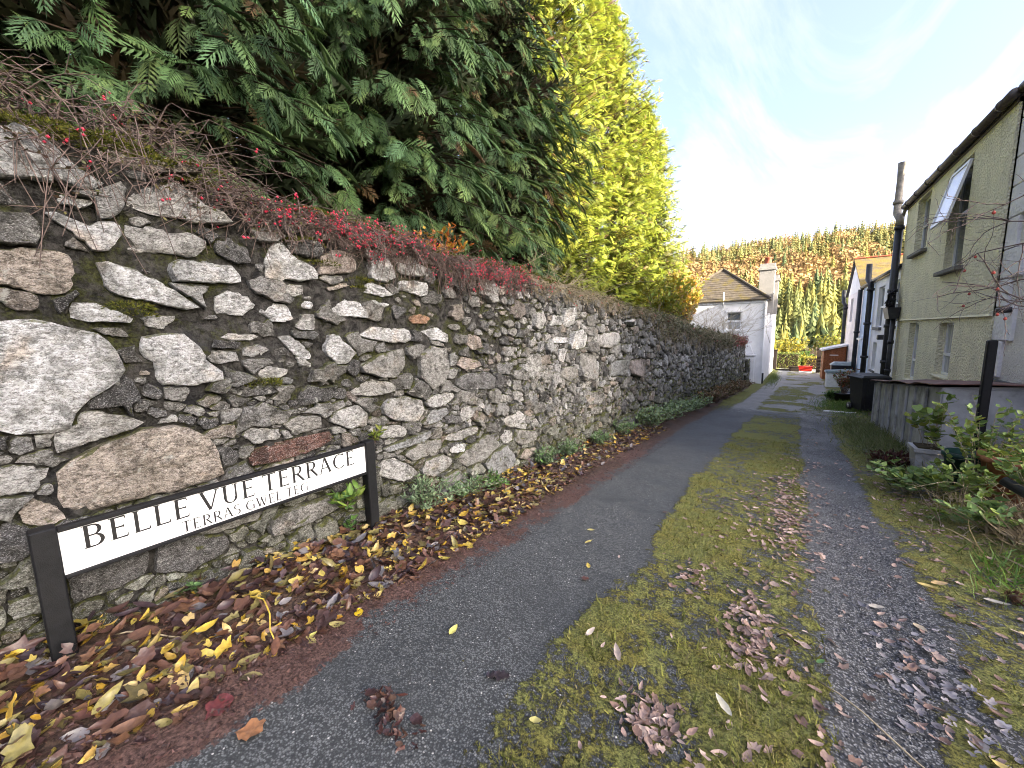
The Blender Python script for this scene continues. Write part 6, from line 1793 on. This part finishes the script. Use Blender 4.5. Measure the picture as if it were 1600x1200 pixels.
dist2 = x**2+y**2+(1.55-z)**2
inview = (y > .15+0.0*x) & (y < 6)
score = np.where(inview, sz/np.sqrt(dist2)*(1+pile*12), 0)
order = np.argsort(-score); solo = order[:240]; rest = order[240:]
GL = {0: ('brown_leaf', 'wet red-brown leaf in the drift along the foot of the wall', 'brown leaves in the drift'), 1: ('yellow_leaf', 'yellow leaf in the brown drift along the foot of the wall', 'yellow leaves in the drift'),
      2: ('olive_leaf', 'dull olive leaf in the drift along the foot of the wall', 'olive leaves in the drift'), 3: ('grey_leaf', 'slate-grey wet leaf in the drift along the foot of the wall', 'grey leaves in the drift')}
def leaf_obj(name, label, pv, pf, pos, R, s, col, group=None, mat='litter'):
    V, F, C = scatter(pv, pf, np.zeros((1, 3)), R[None], np.array([s]), np.array([col]))
    o = link(name, mesh_np(name, V, F, M[mat], C, smooth=True)); o.location = pos
    return tag(o, label, 'leaf', group)
for i in solo:
    nm, lb, gr = GL[int(kind_[i])]; pv, pf = LP[pick[i]]
    dw = (x[i]-float(xw(y[i])))/float(np.interp(y[i], [-.6, .6, 1.5, 3, 5, 9], [.95, .86, .78, .72, .6, .55]))
    where = 'below the left half of the sign' if y[i] < .95 else 'below the right half of the sign' if y[i] < 1.85 else 'beside the silvery herbs' if y[i] < 3.0 else 'beyond the silvery herbs'
    side = 'hard against the wall' if dw < .33 else 'amid the drift' if dw < .66 else 'on the drift edge'
    lb = {0: 'wet red-brown', 1: 'yellow', 2: 'dull olive', 3: 'slate-grey'}[int(kind_[i])]+' leaf '+side+' '+where
    gr = gr+' '+side+' '+where
    leaf_obj(nm, lb, pv, pf, (x[i], y[i], z[i]+.012), R3[i], sz[i], cols[i], gr)
parts = []
for k, (pv, pf) in enumerate(LP):
    s_ = rest[pick[rest] == k]
    if len(s_): parts.append(scatter(pv, pf, np.stack([x[s_], y[s_], z[s_]], 1), R3[s_], sz[s_], cols[s_]))
V, F, C = merge(parts)
tag(link('fallen_leaves', mesh_np('fallen_leaves', V, F, M['litter'], C, smooth=True)), 'wet drift of fallen leaves heaped along the foot of the wall', 'leaves', kind='stuff')
# shredded red-brown needle litter between drift and tarmac
n = 15000
y = -.5+rng.random(n)**1.1*8.5; lx = rng.normal(-2.15, .28, n)+.10*(fbm(y*2, y*0+3, 0, 3, 4)-.5); lx = np.where(lx > -1.74, -1.74-np.abs(rng.normal(0, .3, n)), lx); x = lx+bend(y)
P = np.stack([x, y, ground(x, y)+.004+.02*rng.random(n)], 1); d = rng.normal(0, 1, (n, 3)); d[:, 2] *= .2
V, F, C = scatter(np.array([(0, -.25, 0), (0, .25, 0), (1, 0, .1)], float), np.array([(0, 1, 2)]), P, frames(d, np.array([0, 0, 1.])+rng.normal(0, .3, (n, 3))), rng.uniform(.008, .028, n), lerp_cols(rng, n, [(.095, .045, .036), (.06, .03, .025), (.14, .075, .055), (.04, .022, .02)], .25))
tag(link('needle_litter', mesh_np('needle_litter', V, F, M['litter'], C)), 'red-brown shredded litter along the tarmac edge', 'litter', kind='stuff')
# dry pinkish leaves caught in the moss
cl = [(-.42, 2.85, .06, .12, 40), (-.10, 2.55, .06, .16, 90), (-.04, 2.25, .07, .10, 60), (.10, 4.3, .12, .7, 240), (.15, 5.6, .14, .9, 220), (-.25, 4.2, .2, .8, 90), (-.38, 1.52, .07, .07, 70), (-.15, 1.5, .15, .10, 30), (.15, 2.0, .15, .3, 50), (.68, 2.45, .10, .40, 150), (.85, 2.0, .1, .25, 60), (1.25, 4.4, .25, .8, 120), (1.25, 6.2, .2, .9, 160), (.4, 7.5, .5, 1.4, 90), (0, 3.5, .5, 1.6, 70), (.9, 3.2, .3, 1.0, 40)]
X_, Y_, K_ = [], [], []
for (cx, cy, sx, sy, n) in cl:
    X_.append(rng.normal(cx, sx, n)); Y_.append(rng.normal(cy, sy, n)); K_.append(np.full(n, 1 if abs(cx-.68) < .01 or abs(cx-.85) < .01 else 0))
x, y, kk = np.concatenate(X_), np.concatenate(Y_), np.concatenate(K_); x = x+bend(y); n = len(x)
P = np.stack([x, y, ground(x, y)+.018], 1); d = rng.normal(0, 1, (n, 3)); d[:, 2] *= .12
cols = np.where((kk == 1)[:, None] & (rng.random((n, 1)) < .65), lerp_cols(rng, n, GREYL, .15)*1.5, lerp_cols(rng, n, PINKL, .18))
pick = rng.integers(0, len(LP), n); R3 = frames(d, np.array([0, 0, 1.])+rng.normal(0, .25, (n, 3))); sz = rng.uniform(.03, .068, n)
V, F, C = merge([scatter(pv, pf, P[pick == k], R3[pick == k], sz[pick == k], cols[pick == k]) for k, (pv, pf) in enumerate(LP)])
tag(link('dry_leaves', mesh_np('dry_leaves', V, F, M['drylitter'], C, smooth=True)), 'dry pinkish leaves caught in the moss of the lane', 'leaves', kind='stuff')
# leaves that lie alone
def lone(label, x, y, p, s, col, ang, name='fallen_leaf', tilt=.12, mat='litter', lift=.012):
    pv, pf = LEAFP[p]; d = np.array([math.cos(ang), math.sin(ang), 0.0]); n_ = np.array([random.uniform(-tilt, tilt), random.uniform(-tilt, tilt), 1.])
    leaf_obj(name, label, pv, pf, (x, y, gz1(x, y)+lift), frames(d[None], n_[None])[0], s, col, None, mat)
lone('pale yellow leaf lying alone on the grey tarmac', -1.43, 1.38, 'ov', .075, (.62, .58, .16), 1.7)
lone('yellow leaf on the tarmac, farther of a close pair', -1.39, 3.11, 'ov', .07, (.60, .52, .18), .2)
lone('yellow leaf on the tarmac, nearer of a close pair', -1.30, 2.86, 'nar', .075, (.60, .50, .14), .9)
lone('small yellow leaf on the tarmac right of the drift', -1.10, 2.50, 'ov', .06, (.55, .42, .08), 2.2)
lone('brown leaf beside the small yellow leaf on the tarmac', -1.09, 2.34, 'lob', .06, (.11, .045, .035), .5)
lone('dark purple oak leaf on the tarmac near the moss', -1.10, 1.29, 'oak', .115, (.040, .030, .034), .55)
lone('round bright yellow leaf on the red litter edge', -1.95, 1.17, 'round', .075, (.66, .46, .02), 2.6)
lone('orange-yellow leaf left of the round yellow one', -2.07, 1.06, 'ov', .080, (.58, .30, .03), .6)
lone('small pale leaf upright on the litter edge', -2.02, .90, 'ov', .06, (.50, .46, .12), 1.5)
lone('broad tan leaf on the tarmac at the bottom left', -1.72, .47, 'lob', .11, (.34, .16, .07), .8)
lone('red-brown torn leaf at the bottom left corner', -1.88, .42, 'lob', .12, (.14, .035, .035), 2.0)
lone('pale narrow leaf on the moss beside the tarmac', -.60, 1.74, 'nar', .10, (.40, .33, .27), 2.1, mat='drylitter', lift=.03)
lone('pale leaf on the moss near the bottom centre', -.10, 1.74, 'nar', .10, (.48, .46, .36), 2.4, mat='drylitter', lift=.03)
lone('small yellow leaf on the near moss edge', -.80, 1.21, 'ov', .055, (.60, .54, .18), .3, lift=.03)
lone('pale dry leaf standing on the moss edge', -.81, 1.80, 'nar', .075, (.46, .40, .33), 1.3, tilt=.6, mat='drylitter', lift=.035)
lone('long yellow leaf on the edge of the wheel track', .85, 3.72, 'nar', .12, (.66, .52, .17), -.5, lift=.03)
lone('tan leaf touching the long yellow leaf', .93, 3.77, 'ov', .10, (.52, .36, .16), .35, lift=.03)
lone('whitish leaf flat on the wheel track', .53, 3.23, 'ov', .09, (.46, .42, .34), .2, mat='drylitter')
lone('cream leaf on the wheel track below the yellow leaf', .73, 3.16, 'ov', .085, (.52, .43, .27), -1.0)
lone('long curled yellow leaf at the bottom right', .76, 2.17, 'nar', .15, (.62, .48, .14), -.7, lift=.03)
lone('yellow leaf in the moss at the right edge', 1.20, 3.36, 'nar', .12, (.60, .50, .20), -.3, lift=.03)
lone('white-edged leaf in the moss by the pine cone', 1.16, 3.72, 'nar', .12, (.50, .46, .36), -.35, mat='drylitter', lift=.03)
lone('tan leaf half buried in the right moss', .98, 2.62, 'ov', .10, (.42, .30, .20), -.7, mat='drylitter', lift=.03)
lone('tiny green leaf on the gravel', .22, 2.35, 'ov', .05, (.10, .22, .05), .8, lift=.03)
# two sodden clumps on the tarmac
for k, (cx, cy, n) in enumerate(((-1.34, .90, 34), (-1.20, .86, 26))):
    T = empty('leaf_clump', (cx, cy, gz1(cx, cy)), 0, ['sodden clump of brown leaves on the tarmac', 'smaller dark leaf clump touching the first'][k], 'leaves')
    xx, yy_ = rng.normal(cx, .055, n), rng.normal(cy, .032, n); P = np.stack([xx, yy_, ground(xx, yy_)+rng.uniform(.004, .03, n)], 1)
    V, F, C = merge([scatter(pv, pf, P[j::3], frames(rng.normal(0, 1, (len(P[j::3]), 3))*np.array([1, 1, .4]), np.array([0, 0, 1.])+rng.normal(0, .5, (len(P[j::3]), 3))), rng.uniform(.03, .06, len(P[j::3])), lerp_cols(rng, len(P[j::3]), [(.09, .035, .028), (.05, .024, .022), (.14, .08, .05)], .2)) for j, (pv, pf) in enumerate((LP[0], LP[4], LP[7]))])
    link('leaves', mesh_np('leaves', V, F, M['litter'], C, smooth=True), T)
# long yellow stalk in the drift, twigs
T = empty('fallen_stalk', (-2.2, .78, gz1(-2.2, .78)), 0, 'long yellow leaf stalk lying across the brown drift', 'stalk')
pts = [(-2.40, .92, gz1(-2.4, .92)+.08), (-2.28, .86, gz1(-2.28, .86)+.07), (-2.16, .79, gz1(-2.16, .79)+.05), (-2.05, .76, gz1(-2.05, .76)+.02)]
MB().tube([(-2.42, .80, gz1(-2.42, .8)+.09), (-2.36, .845, gz1(-2.36, .84)+.085), (-2.26, .83, gz1(-2.26, .83)+.07), (-2.17, .79, gz1(-2.17, .79)+.05), (-2.08, .78, gz1(-2.08, .78)+.02)], [.003, .0042, .0042, .004, .003], 7).build('stem', M['straw'], T, True)
for k, (p0, p1, lb) in enumerate((((.22, 2.22), (.60, 1.95), 'pale stick on the gravel at the bottom right'), ((-2.62, .28), (-2.44, .50), 'pale grass stem in the leaves by the left post'), ((.05, 2.45), (.16, 2.5), 'short dark twig on the moss'))):
    a, b = np.array(p0), np.array(p1); L_ = [tuple(a+(b-a)*t)+(gz1(*(a+(b-a)*t))+.025+.02*math.sin(t*5),) for t in np.linspace(0, 1, 6)]
    T = empty('twig', L_[0], 0, lb, 'twig'); MB().tube(L_, [.004]*5+[.002], 5).build('stick', M['palestem' if k < 2 else 'darkwood'], T, True)
# moss and tiny grass standing on the lane
n = 120000
y = 1.0+rng.random(n)**1.5*8; lx = np.where(rng.random(n) < .68, rng.uniform(-.95, .36, n), rng.uniform(.75, 1.7, n)); x = lx+bend(y)
j = np.clip(np.searchsorted(_ys, y), 0, len(_ys)-1); i = np.clip(((lx-_xs[0])/.042).astype(int), 0, len(_xs)-1)
keep = rng.random(n) < sstep(.35, .95, moss[j, i])*.9
x, y, j, i = x[keep], y[keep], j[keep], i[keep]; n = len(x)
P = np.stack([x, y, Zg[j, i]-.002], 1); d = rng.normal(0, .65, (n, 3)); d[:, 2] = 1
V, F, C = scatter(np.array([(0, -.10, 0), (0, .10, 0), (1, 0, 0)], float), np.array([(0, 1, 2)]), P, frames(d, rdir(n, rng)), rng.uniform(.012, .028, n)*(1+.25*(rng.random(n) < .10)*5), lerp_cols(rng, n, [(.18, .195, .045), (.25, .26, .06), (.12, .14, .035), (.24, .22, .09), (.15, .13, .065)], .2))
tag(link('lane_moss', mesh_np('lane_moss', V, F, M['moss'], C)), 'short moss and fine grass covering the middle of the lane', 'moss', kind='stuff')
# loose chippings in the worn track
n = 2600
y = rng.uniform(1.6, 5.5, n); lx = np.clip(rng.normal(.60, .16, n), .25, 1.0); x = lx+bend(y)
P = np.stack([x, y, ground(x, y)+.003], 1); o = np.array([(1, 0, 0), (-1, 0, 0), (0, 1, 0), (0, -1, 0), (0, 0, .6), (0, 0, -.6)], float); of = np.array([(0, 2, 4), (2, 1, 4), (1, 3, 4), (3, 0, 4), (2, 0, 5), (1, 2, 5), (3, 1, 5), (0, 3, 5)])
V, F, C = scatter(o, of, P, frames(rdir(n, rng), rdir(n, rng)), np.stack([rng.uniform(.004, .013, n), rng.uniform(.004, .010, n), rng.uniform(.003, .007, n)], 1), lerp_cols(rng, n, [(.16, .165, .18), (.08, .085, .09), (.26, .26, .26)], .2))
tag(link('chippings', mesh_np('chippings', V, F, M['drylitter'], C)), 'loose grey stone chippings in the worn wheel track', 'gravel', kind='stuff')
